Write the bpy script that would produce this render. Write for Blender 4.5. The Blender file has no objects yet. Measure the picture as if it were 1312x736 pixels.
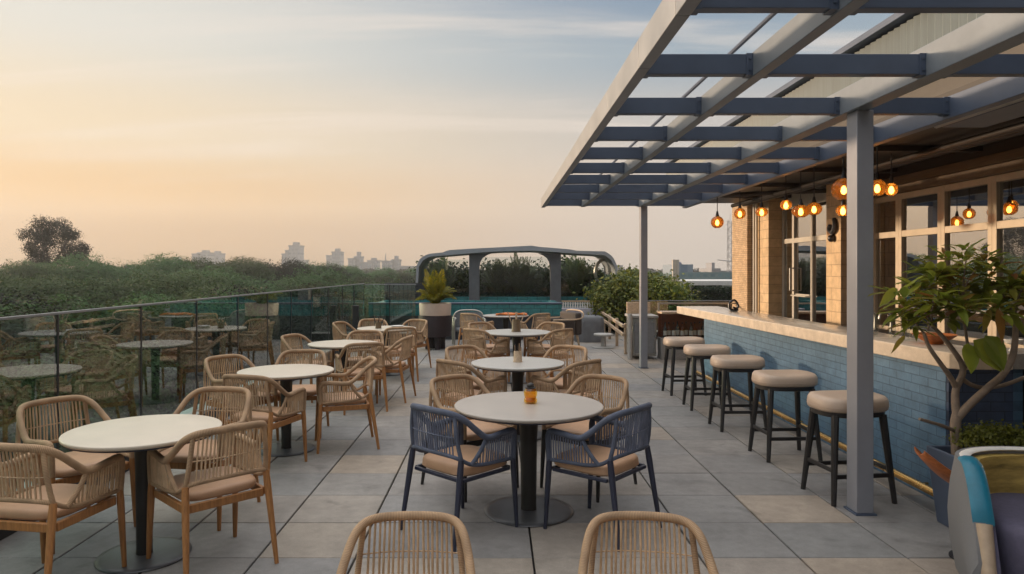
import bpy, math, random
from mathutils import Vector, Matrix
R = random.Random(7)
S = bpy.context.scene
COL = S.collection
PI = math.pi
CAM_H = 1.68
F = 880.0          # focal length in photo pixels
CX, CY = 637.0, 347.0

def at(px, py, Y):
    """a pixel of the photo at depth Y -> point"""
    return Vector(((px - CX) * Y / F, Y, CAM_H + (CY - py) * Y / F))

# ------------------------------------------------------------------ mesh helpers
def catmull(P, n=6, closed=False):
    P = [Vector(p) for p in P]
    out = []
    m = len(P)
    rng = range(m) if closed else range(m - 1)
    for i in rng:
        if closed:
            a, b, c, d = P[(i - 1) % m], P[i], P[(i + 1) % m], P[(i + 2) % m]
        else:
            b, c = P[i], P[i + 1]
            a = P[i - 1] if i > 0 else b + (b - c)
            d = P[i + 2] if i + 2 < m else c + (c - b)
        for k in range(n):
            t = k / n
            out.append(0.5 * ((2 * b) + (c - a) * t + (2 * a - 5 * b + 4 * c - d) * t * t + (3 * b - a - 3 * c + d) * t ** 3))
    if not closed:
        out.append(P[-1])
    return out

class MB:
    def __init__(s):
        s.v = []; s.f = []; s.uv = []
    def add(s, vs, fs, uvs=None):
        o = len(s.v)
        s.v += [tuple(v) for v in vs]
        for k, f in enumerate(fs):
            s.f.append([i + o for i in f])
            s.uv.append(uvs[k] if uvs else None)
        return s
    def box(s, x0, x1, y0, y1, z0, z1):
        vs = [(x, y, z) for z in (z0, z1) for y in (y0, y1) for x in (x0, x1)]
        return s.add(vs, [(0, 2, 3, 1), (4, 5, 7, 6), (0, 1, 5, 4), (2, 6, 7, 3), (0, 4, 6, 2), (1, 3, 7, 5)])
    def obox(s, c, size, M):
        c = Vector(c); hx, hy, hz = [q / 2 for q in size]
        vs = [c + M @ Vector((x, y, z)) for z in (-hz, hz) for y in (-hy, hy) for x in (-hx, hx)]
        return s.add(vs, [(0, 2, 3, 1), (4, 5, 7, 6), (0, 1, 5, 4), (2, 6, 7, 3), (0, 4, 6, 2), (1, 3, 7, 5)])
    def bar(s, a, b, w, h):
        a = Vector(a); b = Vector(b); d = (b - a); L = d.length; d.normalize()
        up = Vector((0, 0, 1)) if abs(d.z) < .95 else Vector((0, 1, 0))
        x = up.cross(d).normalized(); z = d.cross(x)
        M = Matrix((x, d, z)).transposed()
        return s.obox((a + b) / 2, (w, L, h), M)
    def tube(s, pts, r, n=8, cap=True, closed=False, vs=1.0, flat=1.0):
        P = [Vector(p) for p in pts]; m = len(P)
        rr = r if isinstance(r, (list, tuple)) else [r] * m
        if len(rr) != m:
            rr = [rr[0] + (rr[-1] - rr[0]) * i / (m - 1) for i in range(m)]
        vsl = []; nrm = None; L = 0; Ls = []
        for i in range(m):
            if closed: t = P[(i + 1) % m] - P[i - 1]
            else: t = P[min(i + 1, m - 1)] - P[max(i - 1, 0)]
            if t.length < 1e-9: t = Vector((0, 0, 1))
            t.normalize()
            if nrm is None:
                a = Vector((0, 0, 1)) if abs(t.z) < .9 else Vector((0, 1, 0))
                nrm = (a - t * a.dot(t)).normalized()
            else:
                nrm = nrm - t * nrm.dot(t)
                nrm = nrm.normalized() if nrm.length > 1e-6 else t.orthogonal().normalized()
            bn = t.cross(nrm)
            if i: L += (P[i] - P[i - 1]).length
            Ls.append(L * vs)
            for k in range(n):
                a = 2 * PI * k / n
                vsl.append(P[i] + nrm * (math.cos(a) * rr[i]) + bn * (math.sin(a) * rr[i] * flat))
        fs = []; uv = []
        for i in range(m if closed else m - 1):
            j = (i + 1) % m
            for k in range(n):
                k2 = (k + 1) % n
                fs.append((i * n + k, i * n + k2, j * n + k2, j * n + k))
                l2 = Ls[j] if j else L * vs
                uv.append([(k / n, Ls[i]), ((k + 1) / n, Ls[i]), ((k + 1) / n, l2), (k / n, l2)])
        if cap and not closed:
            fs.append(tuple(range(n))[::-1]); uv.append([(0, 0)] * n)
            fs.append(tuple(range((m - 1) * n, m * n))); uv.append([(0, 0)] * n)
        return s.add(vsl, fs, uv)
    def loft(s, rings, cap=True):
        n = len(rings[0]); vs = [p for r in rings for p in r]; fs = []
        for i in range(len(rings) - 1):
            for k in range(n):
                k2 = (k + 1) % n
                fs.append((i * n + k, i * n + k2, (i + 1) * n + k2, (i + 1) * n + k))
        if cap:
            fs.append(tuple(range(n))[::-1]); fs.append(tuple(range((len(rings) - 1) * n, len(rings) * n)))
        return s.add(vs, fs)
    def lathe(s, prof, n=32, c=(0, 0, 0), cap=True):
        c = Vector(c)
        return s.loft([[(c.x + r * math.cos(2 * PI * k / n), c.y + r * math.sin(2 * PI * k / n), c.z + z) for k in range(n)] for r, z in prof], cap)
    def sphere(s, c, r, n=16, m=10, sz=1.0):
        return s.lathe([(max(1e-4, r * math.sin(PI * i / m)), -r * sz * math.cos(PI * i / m)) for i in range(m + 1)], n, c)
    def prism_y(s, poly, y0, y1):
        """polygon in xz extruded along y"""
        return s.loft([[(x, y0, z) for x, z in poly], [(x, y1, z) for x, z in poly]])
    def build(s, name, mat, parent=None, smooth=True, bevel=0, angle=38, loc=None):
        me = bpy.data.meshes.new(name)
        me.from_pydata(s.v, [], s.f)
        if any(u for u in s.uv):
            ul = me.uv_layers.new(name="uv")
            i = 0
            for p, u in zip(s.f, s.uv):
                for q in range(len(p)):
                    if u: ul.data[i].uv = u[q]
                    i += 1
        me.update()
        if smooth:
            me.polygons.foreach_set("use_smooth", [True] * len(me.polygons))
            me.set_sharp_from_angle(angle=math.radians(angle))
        o = bpy.data.objects.new(name, me)
        COL.objects.link(o)
        if mat: me.materials.append(mat)
        if parent: o.parent = parent
        if loc: o.location = loc
        if bevel:
            b = o.modifiers.new("edge", "BEVEL"); b.width = bevel; b.segments = 2; b.limit_method = 'ANGLE'; b.angle_limit = math.radians(40)
        return o

def tag(o, label=None, cat=None, group=None, kind=None):
    if label: o["label"] = label
    if cat: o["category"] = cat
    if group: o["group"] = group
    if kind: o["kind"] = kind
    return o
def thing(name, label, cat, loc=(0, 0, 0), rz=0, group=None):
    o = bpy.data.objects.new(name, None); COL.objects.link(o)
    o.location = loc; o.rotation_euler = (0, 0, rz)
    return tag(o, label, cat, group)
def copy_tree(o, parent=None):
    c = o.copy(); COL.objects.link(c)
    if parent: c.parent = parent
    for ch in list(o.children): copy_tree(ch, c)
    return c
def place(o, loc, rz, label, group=None, sc=None):
    o.location = loc; o.rotation_euler = (0, 0, rz); o["label"] = label
    if group: o["group"] = group
    if sc: o.scale = (sc, sc, sc) if not isinstance(sc, (tuple, list)) else sc
    return o

# ------------------------------------------------------------------ materials
def newmat(name):
    m = bpy.data.materials.new(name); m.use_nodes = True
    nt = m.node_tree
    b = nt.nodes["Principled BSDF"]
    return m, nt, b
def nd(nt, t, **kw):
    n = nt.nodes.new(t)
    for k, v in kw.items(): setattr(n, k, v)
    return n
def shade(c, k): return tuple(min(1, q * k) for q in c[:3]) + (1,)
def M(name, c, rough=.6, metal=0, var=.18, scale=6, bump=0, bscale=60, rnd=0, coat=0, stretch=None, spec=.5, rvar=.12):
    """principled with two octaves of colour wear, roughness variation and optional bump"""
    m, nt, b = newmat(name)
    L = nt.links.new
    tc = nd(nt, "ShaderNodeTexCoord")
    vec = tc.outputs["Object"]
    if stretch:
        mp = nd(nt, "ShaderNodeMapping"); mp.inputs["Scale"].default_value = stretch
        L(vec, mp.inputs[0]); vec = mp.outputs[0]
    n1 = nd(nt, "ShaderNodeTexNoise"); n1.inputs["Scale"].default_value = scale; n1.inputs["Detail"].default_value = 6; n1.inputs["Roughness"].default_value = .65
    L(vec, n1.inputs["Vector"])
    rp = nd(nt, "ShaderNodeValToRGB")
    rp.color_ramp.elements[0].position = .3; rp.color_ramp.elements[1].position = .7
    rp.color_ramp.elements[0].color = shade(c, 1 - var); rp.color_ramp.elements[1].color = shade(c, 1 + var)
    L(n1.outputs["Fac"], rp.inputs[0])
    out = rp.outputs[0]
    if rnd:
        oi = nd(nt, "ShaderNodeObjectInfo")
        hs = nd(nt, "ShaderNodeHueSaturation")
        mr = nd(nt, "ShaderNodeMapRange"); mr.inputs[3].default_value = 1 - rnd; mr.inputs[4].default_value = 1 + rnd
        L(oi.outputs["Random"], mr.inputs[0]); L(mr.outputs[0], hs.inputs["Value"]); L(out, hs.inputs["Color"]); out = hs.outputs[0]
    L(out, b.inputs["Base Color"])
    mr = nd(nt, "ShaderNodeMapRange"); mr.inputs[3].default_value = max(.02, rough - rvar); mr.inputs[4].default_value = min(1, rough + rvar)
    L(n1.outputs["Fac"], mr.inputs[0]); L(mr.outputs[0], b.inputs["Roughness"])
    b.inputs["Metallic"].default_value = metal
    b.inputs["Specular IOR Level"].default_value = spec
    if coat: b.inputs["Coat Weight"].default_value = coat; b.inputs["Coat Roughness"].default_value = .15
    if bump:
        n2 = nd(nt, "ShaderNodeTexNoise"); n2.inputs["Scale"].default_value = bscale; n2.inputs["Detail"].default_value = 4
        L(vec, n2.inputs["Vector"])
        bp = nd(nt, "ShaderNodeBump"); bp.inputs["Strength"].default_value = bump; bp.inputs["Distance"].default_value = .004
        L(n2.outputs["Fac"], bp.inputs["Height"]); L(bp.outputs[0], b.inputs["Normal"])
    return m
def wood(name, c, rnd=.1, rough=.5, axis=(14, 14, 1.4)):
    return M(name, c, rough, var=.3, scale=5, stretch=axis, rnd=rnd, bump=.15, bscale=14)
def wrapped(name, c):
    """rope wound round a tube: fine ridges along the tube's own length"""
    m, nt, b = newmat(name); L = nt.links.new
    uv = nd(nt, "ShaderNodeUVMap"); uv.uv_map = "uv"
    w = nd(nt, "ShaderNodeTexWave", wave_type='BANDS', bands_direction='Y'); w.inputs["Scale"].default_value = 42; w.inputs["Distortion"].default_value = .6; w.inputs["Detail"].default_value = 1
    L(uv.outputs[0], w.inputs["Vector"])
    tc = nd(nt, "ShaderNodeTexCoord")
    n = nd(nt, "ShaderNodeTexNoise"); n.inputs["Scale"].default_value = 9; n.inputs["Detail"].default_value = 5; L(tc.outputs["Object"], n.inputs["Vector"])
    rp = nd(nt, "ShaderNodeValToRGB"); rp.color_ramp.elements[0].position = .3; rp.color_ramp.elements[1].position = .72
    rp.color_ramp.elements[0].color = shade(c, .72); rp.color_ramp.elements[1].color = shade(c, 1.2); L(n.outputs["Fac"], rp.inputs[0])
    mx = nd(nt, "ShaderNodeMix", data_type='RGBA', blend_type='MULTIPLY'); mx.inputs[0].default_value = .4
    L(rp.outputs[0], mx.inputs[6]); L(w.outputs["Color"], mx.inputs[7])
    oi = nd(nt, "ShaderNodeObjectInfo"); hs = nd(nt, "ShaderNodeHueSaturation"); mr = nd(nt, "ShaderNodeMapRange"); mr.inputs[3].default_value = .86; mr.inputs[4].default_value = 1.12
    L(oi.outputs["Random"], mr.inputs[0]); L(mr.outputs[0], hs.inputs["Value"]); L(mx.outputs[2], hs.inputs["Color"])
    L(hs.outputs[0], b.inputs["Base Color"]); b.inputs["Roughness"].default_value = .72
    bp = nd(nt, "ShaderNodeBump"); bp.inputs["Strength"].default_value = .5; bp.inputs["Distance"].default_value = .003
    L(w.outputs["Fac"], bp.inputs["Height"]); L(bp.outputs[0], b.inputs["Normal"])
    return m
def glass(name, tint, refl_ior=1.6, rough=.01, base=0.0, glossc=(1, 1, 1)):
    """thin architectural glass: tinted see-through plus a Fresnel mirror"""
    m, nt, b = newmat(name); L = nt.links.new
    nt.nodes.remove(b)
    out = nt.nodes["Material Output"]
    tr = nd(nt, "ShaderNodeBsdfTransparent"); tr.inputs[0].default_value = tint + (1,)
    gl = nd(nt, "ShaderNodeBsdfGlossy"); gl.inputs["Roughness"].default_value = rough; gl.inputs[0].default_value = glossc + (1,)
    fr = nd(nt, "ShaderNodeFresnel"); fr.inputs[0].default_value = refl_ior
    mr = nd(nt, "ShaderNodeMapRange"); mr.inputs[3].default_value = base; mr.inputs[4].default_value = 1
    mx = nd(nt, "ShaderNodeMixShader")
    ge = nd(nt, "ShaderNodeNewGeometry"); iv = nd(nt, "ShaderNodeMath", operation='SUBTRACT'); iv.inputs[0].default_value = 1; L(ge.outputs["Backfacing"], iv.inputs[1])
    fm = nd(nt, "ShaderNodeMath", operation='MULTIPLY'); L(fr.outputs[0], mr.inputs[0]); L(mr.outputs[0], fm.inputs[0]); L(iv.outputs[0], fm.inputs[1]); L(fm.outputs[0], mx.inputs[0]); L(tr.outputs[0], mx.inputs[1]); L(gl.outputs[0], mx.inputs[2]); L(mx.outputs[0], out.inputs[0])
    return m
def leaf(name, cols, trans=.3, rough=.55, rnd=.12, spec=.4):
    """leaf faces: each leaf picks its own tone, some light comes through"""
    m, nt, b = newmat(name); L = nt.links.new
    g = nd(nt, "ShaderNodeNewGeometry")
    rp = nd(nt, "ShaderNodeValToRGB"); cr = rp.color_ramp
    while len(cr.elements) < len(cols): cr.elements.new(.5)
    for i, c in enumerate(cols):
        cr.elements[i].position = i / max(1, len(cols) - 1); cr.elements[i].color = c + (1,)
    L(g.outputs["Random Per Island"], rp.inputs[0])
    oi = nd(nt, "ShaderNodeObjectInfo"); hs = nd(nt, "ShaderNodeHueSaturation"); mr = nd(nt, "ShaderNodeMapRange"); mr.inputs[3].default_value = 1 - rnd * 2; mr.inputs[4].default_value = 1 + rnd * 2
    mh = nd(nt, "ShaderNodeMapRange"); mh.inputs[3].default_value = .5 - rnd * .12; mh.inputs[4].default_value = .5 + rnd * .12
    L(oi.outputs["Random"], mr.inputs[0]); L(mr.outputs[0], hs.inputs["Value"]); L(oi.outputs["Random"], mh.inputs[0]); L(mh.outputs[0], hs.inputs["Hue"])
    L(rp.outputs[0], hs.inputs["Color"]); L(hs.outputs[0], b.inputs["Base Color"])
    b.inputs["Roughness"].default_value = rough; b.inputs["Specular IOR Level"].default_value = spec
    tl = nd(nt, "ShaderNodeBsdfTranslucent"); L(hs.outputs[0], tl.inputs[0])
    mx = nd(nt, "ShaderNodeMixShader"); mx.inputs[0].default_value = trans
    L(b.outputs[0], mx.inputs[1]); L(tl.outputs[0], mx.inputs[2]); L(mx.outputs[0], nt.nodes["Material Output"].inputs[0])
    return m
def brickmat(name, c1, c2, mortar, axes, bw, bh, ms=.012, bump=.6, rough=.55, var=.25):
    """painted block wall; axes picks which two object axes run along and up the wall"""
    m, nt, b = newmat(name); L = nt.links.new
    tc = nd(nt, "ShaderNodeTexCoord"); sp = nd(nt, "ShaderNodeSeparateXYZ"); cb = nd(nt, "ShaderNodeCombineXYZ")
    L(tc.outputs["Object"], sp.inputs[0]); L(sp.outputs[axes[0]], cb.inputs[0]); L(sp.outputs[axes[1]], cb.inputs[1])
    br = nd(nt, "ShaderNodeTexBrick"); br.inputs["Scale"].default_value = 1
    br.inputs["Brick Width"].default_value = bw; br.inputs["Row Height"].default_value = bh; br.inputs["Mortar Size"].default_value = ms; br.inputs["Mortar Smooth"].default_value = .3
    br.inputs["Color1"].default_value = c1 + (1,); br.inputs["Color2"].default_value = c2 + (1,); br.inputs["Mortar"].default_value = mortar + (1,)
    L(cb.outputs[0], br.inputs["Vector"])
    n = nd(nt, "ShaderNodeTexNoise"); n.inputs["Scale"].default_value = 7; n.inputs["Detail"].default_value = 8; n.inputs["Roughness"].default_value = .7; L(tc.outputs["Object"], n.inputs["Vector"])
    mr = nd(nt, "ShaderNodeMapRange"); mr.inputs[1].default_value = .3; mr.inputs[2].default_value = .7; mr.inputs[3].default_value = 1 - var; mr.inputs[4].default_value = 1 + var; L(n.outputs["Fac"], mr.inputs[0])
    hs = nd(nt, "ShaderNodeHueSaturation"); L(mr.outputs[0], hs.inputs["Value"]); L(br.outputs["Color"], hs.inputs["Color"]); L(hs.outputs[0], b.inputs["Base Color"])
    b.inputs["Roughness"].default_value = rough
    n2 = nd(nt, "ShaderNodeTexNoise"); n2.inputs["Scale"].default_value = 90; L(tc.outputs["Object"], n2.inputs["Vector"])
    ma = nd(nt, "ShaderNodeMath", operation='MULTIPLY'); ma.inputs[1].default_value = .3; L(n2.outputs["Fac"], ma.inputs[0])
    ms_ = nd(nt, "ShaderNodeMath", operation='SUBTRACT'); L(ma.outputs[0], ms_.inputs[0]); L(br.outputs["Fac"], ms_.inputs[1])
    bp = nd(nt, "ShaderNodeBump"); bp.inputs["Strength"].default_value = bump; bp.inputs["Distance"].default_value = .006
    L(ms_.outputs[0], bp.inputs["Height"]); L(bp.outputs[0], b.inputs["Normal"])
    return m
def emit(name, c, s):
    m, nt, b = newmat(name)
    b.inputs["Base Color"].default_value = c + (1,); b.inputs["Emission Color"].default_value = c + (1,); b.inputs["Emission Strength"].default_value = s
    return m

def paver_mat():
    m, nt, b = newmat("concrete paver"); L = nt.links.new
    g = nd(nt, "ShaderNodeNewGeometry"); rp = nd(nt, "ShaderNodeValToRGB"); cr = rp.color_ramp
    cols = [(.20, .20, .205), (.33, .28, .23), (.25, .235, .222), (.36, .295, .235), (.215, .212, .214), (.30, .26, .225), (.265, .25, .24), (.22, .215, .21)]
    while len(cr.elements) < len(cols): cr.elements.new(.5)
    for i, c in enumerate(cols): cr.elements[i].position = i / (len(cols) - 1); cr.elements[i].color = c + (1,)
    L(g.outputs["Random Per Island"], rp.inputs[0])
    tc = nd(nt, "ShaderNodeTexCoord")
    outs = []
    for sc, d, lo, hi in ((1.1, 6, .72, 1.2), (9, 9, .80, 1.16), (140, 2, .88, 1.1)):
        n = nd(nt, "ShaderNodeTexNoise"); n.inputs["Scale"].default_value = sc; n.inputs["Detail"].default_value = d; n.inputs["Roughness"].default_value = .7
        L(tc.outputs["Object"], n.inputs["Vector"])
        mr = nd(nt, "ShaderNodeMapRange"); mr.inputs[1].default_value = .3; mr.inputs[2].default_value = .7; mr.inputs[3].default_value = lo; mr.inputs[4].default_value = hi
        L(n.outputs["Fac"], mr.inputs[0]); outs.append((mr.outputs[0], n.outputs["Fac"]))
    m1 = nd(nt, "ShaderNodeMath", operation='MULTIPLY'); L(outs[0][0], m1.inputs[0]); L(outs[1][0], m1.inputs[1])
    m2 = nd(nt, "ShaderNodeMath", operation='MULTIPLY'); L(m1.outputs[0], m2.inputs[0]); L(outs[2][0], m2.inputs[1])
    # spilt-drink stains with a shape of their own
    st = nd(nt, "ShaderNodeTexNoise"); st.inputs["Scale"].default_value = 2.3; st.inputs["Detail"].default_value = 9; st.inputs["Distortion"].default_value = 1.2; L(tc.outputs["Object"], st.inputs["Vector"])
    sr = nd(nt, "ShaderNodeMapRange"); sr.inputs[1].default_value = .60; sr.inputs[2].default_value = .70; sr.inputs[3].default_value = 1; sr.inputs[4].default_value = .72; L(st.outputs["Fac"], sr.inputs[0])
    m3 = nd(nt, "ShaderNodeMath", operation='MULTIPLY'); L(m2.outputs[0], m3.inputs[0]); L(sr.outputs[0], m3.inputs[1])
    hs = nd(nt, "ShaderNodeHueSaturation"); L(m3.outputs[0], hs.inputs["Value"]); L(rp.outputs[0], hs.inputs["Color"]); L(hs.outputs[0], b.inputs["Base Color"])
    mr = nd(nt, "ShaderNodeMapRange"); mr.inputs[3].default_value = .42; mr.inputs[4].default_value = .8; L(outs[0][1], mr.inputs[0]); L(mr.outputs[0], b.inputs["Roughness"])
    bp = nd(nt, "ShaderNodeBump"); bp.inputs["Strength"].default_value = .25; bp.inputs["Distance"].default_value = .003; L(outs[2][1], bp.inputs["Height"]); L(bp.outputs[0], b.inputs["Normal"])
    return m

def facade_mat(name, wall, win, bw, bh):
    """far tower: a grid of windows in a pale wall"""
    return brickmat(name, win, shade(win, 1.3)[:3], wall, (0, 2), bw, bh, ms=min(bw, bh) * .32, bump=0, rough=.6, var=.12)

MT = dict(
    rope=wrapped("tan rope wrapping", (.52, .335, .195)), cord=M("tan cord", (.52, .36, .225), .75, var=.25, scale=12, rnd=.1),
    teak=wood("teak wood", (.37, .165, .055), axis=(16, 16, 1.6)), tanseat=M("tan seat leather", (.50, .30, .18), .55, var=.12, scale=5, bump=.15, bscale=180, rnd=.08),
    bluerope=wrapped("navy rope wrapping", (.105, .125, .185)), bluecord=M("slate blue cord", (.13, .15, .215), .75, var=.25, scale=12),
    navy=M("navy painted metal", (.022, .026, .05), .42, var=.2), darkleg=M("dark painted wood", (.018, .016, .016), .45, var=.25),
    cream=M("cream laminate", (.62, .54, .44), .32, var=.07, scale=4, rnd=.03, rvar=.14), taupe=M("taupe laminate", (.40, .355, .315), .38, var=.1, scale=5, rvar=.14), pale=M("pale grey laminate", (.46, .44, .41), .35, var=.07, scale=4, rvar=.14),
    black=M("black powder coat", (.018, .018, .021), .45, var=.25), base=M("gunmetal base", (.10, .103, .112), .38, metal=.4, var=.3, scale=7),
    steelblue=M("slate blue painted steel", (.072, .095, .145), .42, var=.13, scale=3, bump=.05), edge=M("weathered pale steel", (.255, .262, .275), .42, metal=.25, var=.18, scale=4, bump=.06),
    post=M("grey blue post paint", (.255, .26, .29), .4, var=.09, scale=3), alu=M("brushed alu", (.45, .43, .40), .35, metal=.6, var=.12),
    beamgrey=M("grey painted beam", (.175, .20, .23), .45, var=.14, scale=4),
    stone=M("travertine slab", (.68, .57, .45), .22, var=.16, scale=9, bump=.06, bscale=50, coat=.3), stonegrey=M("grey slab", (.30, .29, .28), .45, var=.2, scale=40),
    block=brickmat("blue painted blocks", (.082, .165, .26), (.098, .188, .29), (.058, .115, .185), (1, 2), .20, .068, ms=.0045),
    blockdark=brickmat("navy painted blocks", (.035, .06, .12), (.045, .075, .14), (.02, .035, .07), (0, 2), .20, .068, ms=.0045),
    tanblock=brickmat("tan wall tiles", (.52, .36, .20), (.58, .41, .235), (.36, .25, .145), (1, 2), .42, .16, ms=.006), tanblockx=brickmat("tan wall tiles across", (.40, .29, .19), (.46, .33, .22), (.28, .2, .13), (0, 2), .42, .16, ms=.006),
    roughbrick=brickmat("rough tan brick", (.47, .31, .17), (.58, .40, .235), (.34, .23, .14), (1, 2), .11, .035, ms=.006, bump=1),
    brass=M("polished brass", (.75, .46, .16), .24, metal=1, var=.15), frame=M("beige window frame", (.52, .43, .32), .45, var=.1), frame2=M("pale window frame", (.50, .46, .40), .4, var=.08),
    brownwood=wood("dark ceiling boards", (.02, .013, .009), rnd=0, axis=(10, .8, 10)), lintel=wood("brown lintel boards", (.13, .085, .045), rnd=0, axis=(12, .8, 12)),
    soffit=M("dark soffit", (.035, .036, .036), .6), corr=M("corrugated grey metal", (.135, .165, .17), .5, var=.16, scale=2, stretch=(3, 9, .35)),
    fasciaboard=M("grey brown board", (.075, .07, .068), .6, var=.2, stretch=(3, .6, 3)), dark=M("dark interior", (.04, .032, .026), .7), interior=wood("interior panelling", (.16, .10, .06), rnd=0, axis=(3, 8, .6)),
    railglass=glass("green tinted balustrade glass", (.76, .90, .86), 1.62, base=.17), winglass=glass("window glass", (.62, .62, .58), 1.75, base=.5), doorglass=glass("door glass", (.66, .72, .70), 1.7, base=.5),
    clear=glass("clear tumbler glass", (.93, .95, .95), 1.35), canopyglass=glass("canopy glass", (.90, .93, .93), 1.22, base=.02), teal=glass("teal pool glass", (.10, .42, .42), 1.5, base=.05),
    tealtile=brickmat("turquoise pool tiles", (.03, .17, .18), (.045, .21, .225), (.02, .10, .11), (0, 2), .3, .15, ms=.008, rough=.25), tealtiley=M("turquoise tile side", (.03, .17, .18), .3),
    water=M("pool water", (.02, .12, .15), .06, var=.1, bump=.2, bscale=6, spec=.8), navywall=wood("dark slatted screen", (.022, .024, .032), rnd=0, axis=(.6, 6, 14)),
    pot=M("cream pot glaze", (.60, .47, .385), .45, var=.08), potdark=M("dark plum stand", (.032, .02, .024), .5), soil=M("potting soil", (.03, .02, .014), .9, bump=.8, bscale=40),
    bark=M("grey bark", (.19, .145, .11), .8, var=.35, scale=10, bump=.7, bscale=45), barkdark=M("dark bark", (.055, .042, .032), .85, var=.3, scale=3, bump=.6, bscale=10),
    paver=paver_mat(), joint=M("dark joint bed", (.022, .02, .02), .9), concrete=M("raw concrete", (.33, .31, .29), .7, var=.18, scale=3), curbtop=M("pale kerb top", (.38, .37, .35), .5, var=.15),
    white=M("white paint", (.68, .66, .63), .5, var=.1), lilac=M("pale lilac paint", (.42, .41, .47), .5), tarp=M("grey tarpaulin", (.12, .125, .135), .6, var=.25, scale=5, bump=.5, bscale=12),
    mesh=M("grey mesh sling", (.20, .21, .225), .7, var=.15, scale=30), brownup=M("dark brown upholstery", (.055, .042, .036), .8, var=.2, scale=20), orange=M("orange cloth", (.62, .17, .035), .7),
    greyshell=M("grey woven shell fabric", (.18, .18, .185), .85, var=.05, scale=60, bump=.35, bscale=260), tealtrim=M("teal leather piping", (.012, .155, .24), .35, var=.2), beigetrim=M("beige leather trim", (.46, .35, .25), .5),
    plum=M("plum seat fabric", (.085, .078, .125), .85, var=.2, scale=30, bump=.5, bscale=300), scoop=wood("orange brown wood", (.36, .115, .035), axis=(3, 12, 12), rough=.35),
    amberlit=emit("glowing lamp filament", (1.0, .66, .28), 13), orn=M("patinated metal", (.06, .06, .065), .4, metal=.7), rust=M("red brown backboard", (.23, .075, .03), .5, var=.3),
    labelw=M("bottle paper", (.62, .58, .52), .6), amberg=glass("amber bottle glass", (.97, .76, .25), 1.35, base=.03), darkg=glass("dark bottle glass", (.14, .12, .06), 1.5, base=.05), steel=M("brushed steel", (.42, .41, .39), .3, metal=.8, var=.12),
    palewood=wood("pale wood rail", (.46, .34, .23), axis=(8, 1, 8)), roofgrey=M("blue grey roof panel", (.33, .35, .385), .4, var=.1, scale=2), pillargrey=M("dark grey pillar cladding", (.12, .125, .138), .5, var=.2, scale=3),
    ground=M("park floor", (.035, .045, .02), .95, var=.4, scale=.02), terracewall=M("building render", (.30, .28, .26), .8),
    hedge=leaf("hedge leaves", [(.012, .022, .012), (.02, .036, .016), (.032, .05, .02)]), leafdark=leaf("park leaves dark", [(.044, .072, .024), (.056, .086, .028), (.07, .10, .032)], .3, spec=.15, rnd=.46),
    leafmid=leaf("park leaves green", [(.07, .115, .03), (.09, .135, .035), (.115, .155, .04)], .32, spec=.15, rnd=.42), leafbrown=leaf("park leaves olive", [(.062, .062, .028), (.075, .07, .03), (.09, .08, .035)], .28, spec=.15, rnd=.2),
    leafshrub=leaf("terrace shrub leaves", [(.07, .10, .022), (.12, .15, .028), (.26, .24, .03), (.10, .13, .028)], .35), leafyew=leaf("dark upright shrub leaves", [(.016, .034, .017), (.03, .056, .025), (.048, .075, .03)], .25),
    palmdark=leaf("dark palm fronds", [(.03, .06, .02), (.05, .085, .025), (.075, .11, .03)], .35),
    frond=leaf("yellow green fronds", [(.16, .19, .012), (.26, .26, .014), (.36, .31, .02), (.10, .15, .015)], .4), plumeria=leaf("glossy green leaves", [(0.150, 0.215, 0.028), (0.239, 0.316, 0.037), (0.359, 0.400, 0.063), (0.179, 0.245, 0.034), (0.313, 0.331, 0.052), (0.255, 0.345, 0.046), (0.400, 0.186, 0.046), (0.165, 0.245, 0.030), (0.400, 0.388, 0.069)], .45, rough=.35),
    bush=leaf("lime bush leaves", [(.11, .13, .012), (.16, .18, .018), (.08, .11, .012)], .35), gold=M("olive gold brocade", (.33, .23, .065), .4, var=.75, scale=3.5, stretch=(1, 1, 5), bump=.3, bscale=120, rvar=.2),
)
def amber_shade():
    m, nt, b = newmat("amber lamp glass"); L = nt.links.new; nt.nodes.remove(b)
    tr = nd(nt, "ShaderNodeBsdfTransparent"); tr.inputs[0].default_value = (.80, .42, .13, 1)
    tl = nd(nt, "ShaderNodeBsdfTranslucent"); tl.inputs[0].default_value = (.60, .22, .03, 1)
    gl = nd(nt, "ShaderNodeBsdfGlossy"); gl.inputs["Roughness"].default_value = .06
    tc = nd(nt, "ShaderNodeTexCoord"); v = nd(nt, "ShaderNodeTexVoronoi"); v.inputs["Scale"].default_value = 26; L(tc.outputs["Object"], v.inputs["Vector"])
    bp = nd(nt, "ShaderNodeBump"); bp.inputs["Strength"].default_value = .6; bp.inputs["Distance"].default_value = .006; L(v.outputs["Distance"], bp.inputs["Height"]); L(bp.outputs[0], gl.inputs["Normal"]); L(bp.outputs[0], tl.inputs["Normal"])
    m1 = nd(nt, "ShaderNodeMixShader"); m1.inputs[0].default_value = .22; L(tr.outputs[0], m1.inputs[1]); L(tl.outputs[0], m1.inputs[2])
    fr = nd(nt, "ShaderNodeFresnel"); fr.inputs[0].default_value = 1.45; L(bp.outputs[0], fr.inputs[1])
    m2 = nd(nt, "ShaderNodeMixShader"); L(fr.outputs[0], m2.inputs[0]); L(m1.outputs[0], m2.inputs[1]); L(gl.outputs[0], m2.inputs[2]); L(m2.outputs[0], nt.nodes["Material Output"].inputs[0])
    return m
MT["amber"] = amber_shade()
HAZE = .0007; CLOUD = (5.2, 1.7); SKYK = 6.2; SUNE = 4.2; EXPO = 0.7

# ================================================================== the setting
mb = MB(); mb.box(-780, 780, -780, 780, -14, -13); tag(mb.build("ground", MT["ground"], smooth=False), kind="structure")
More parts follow.
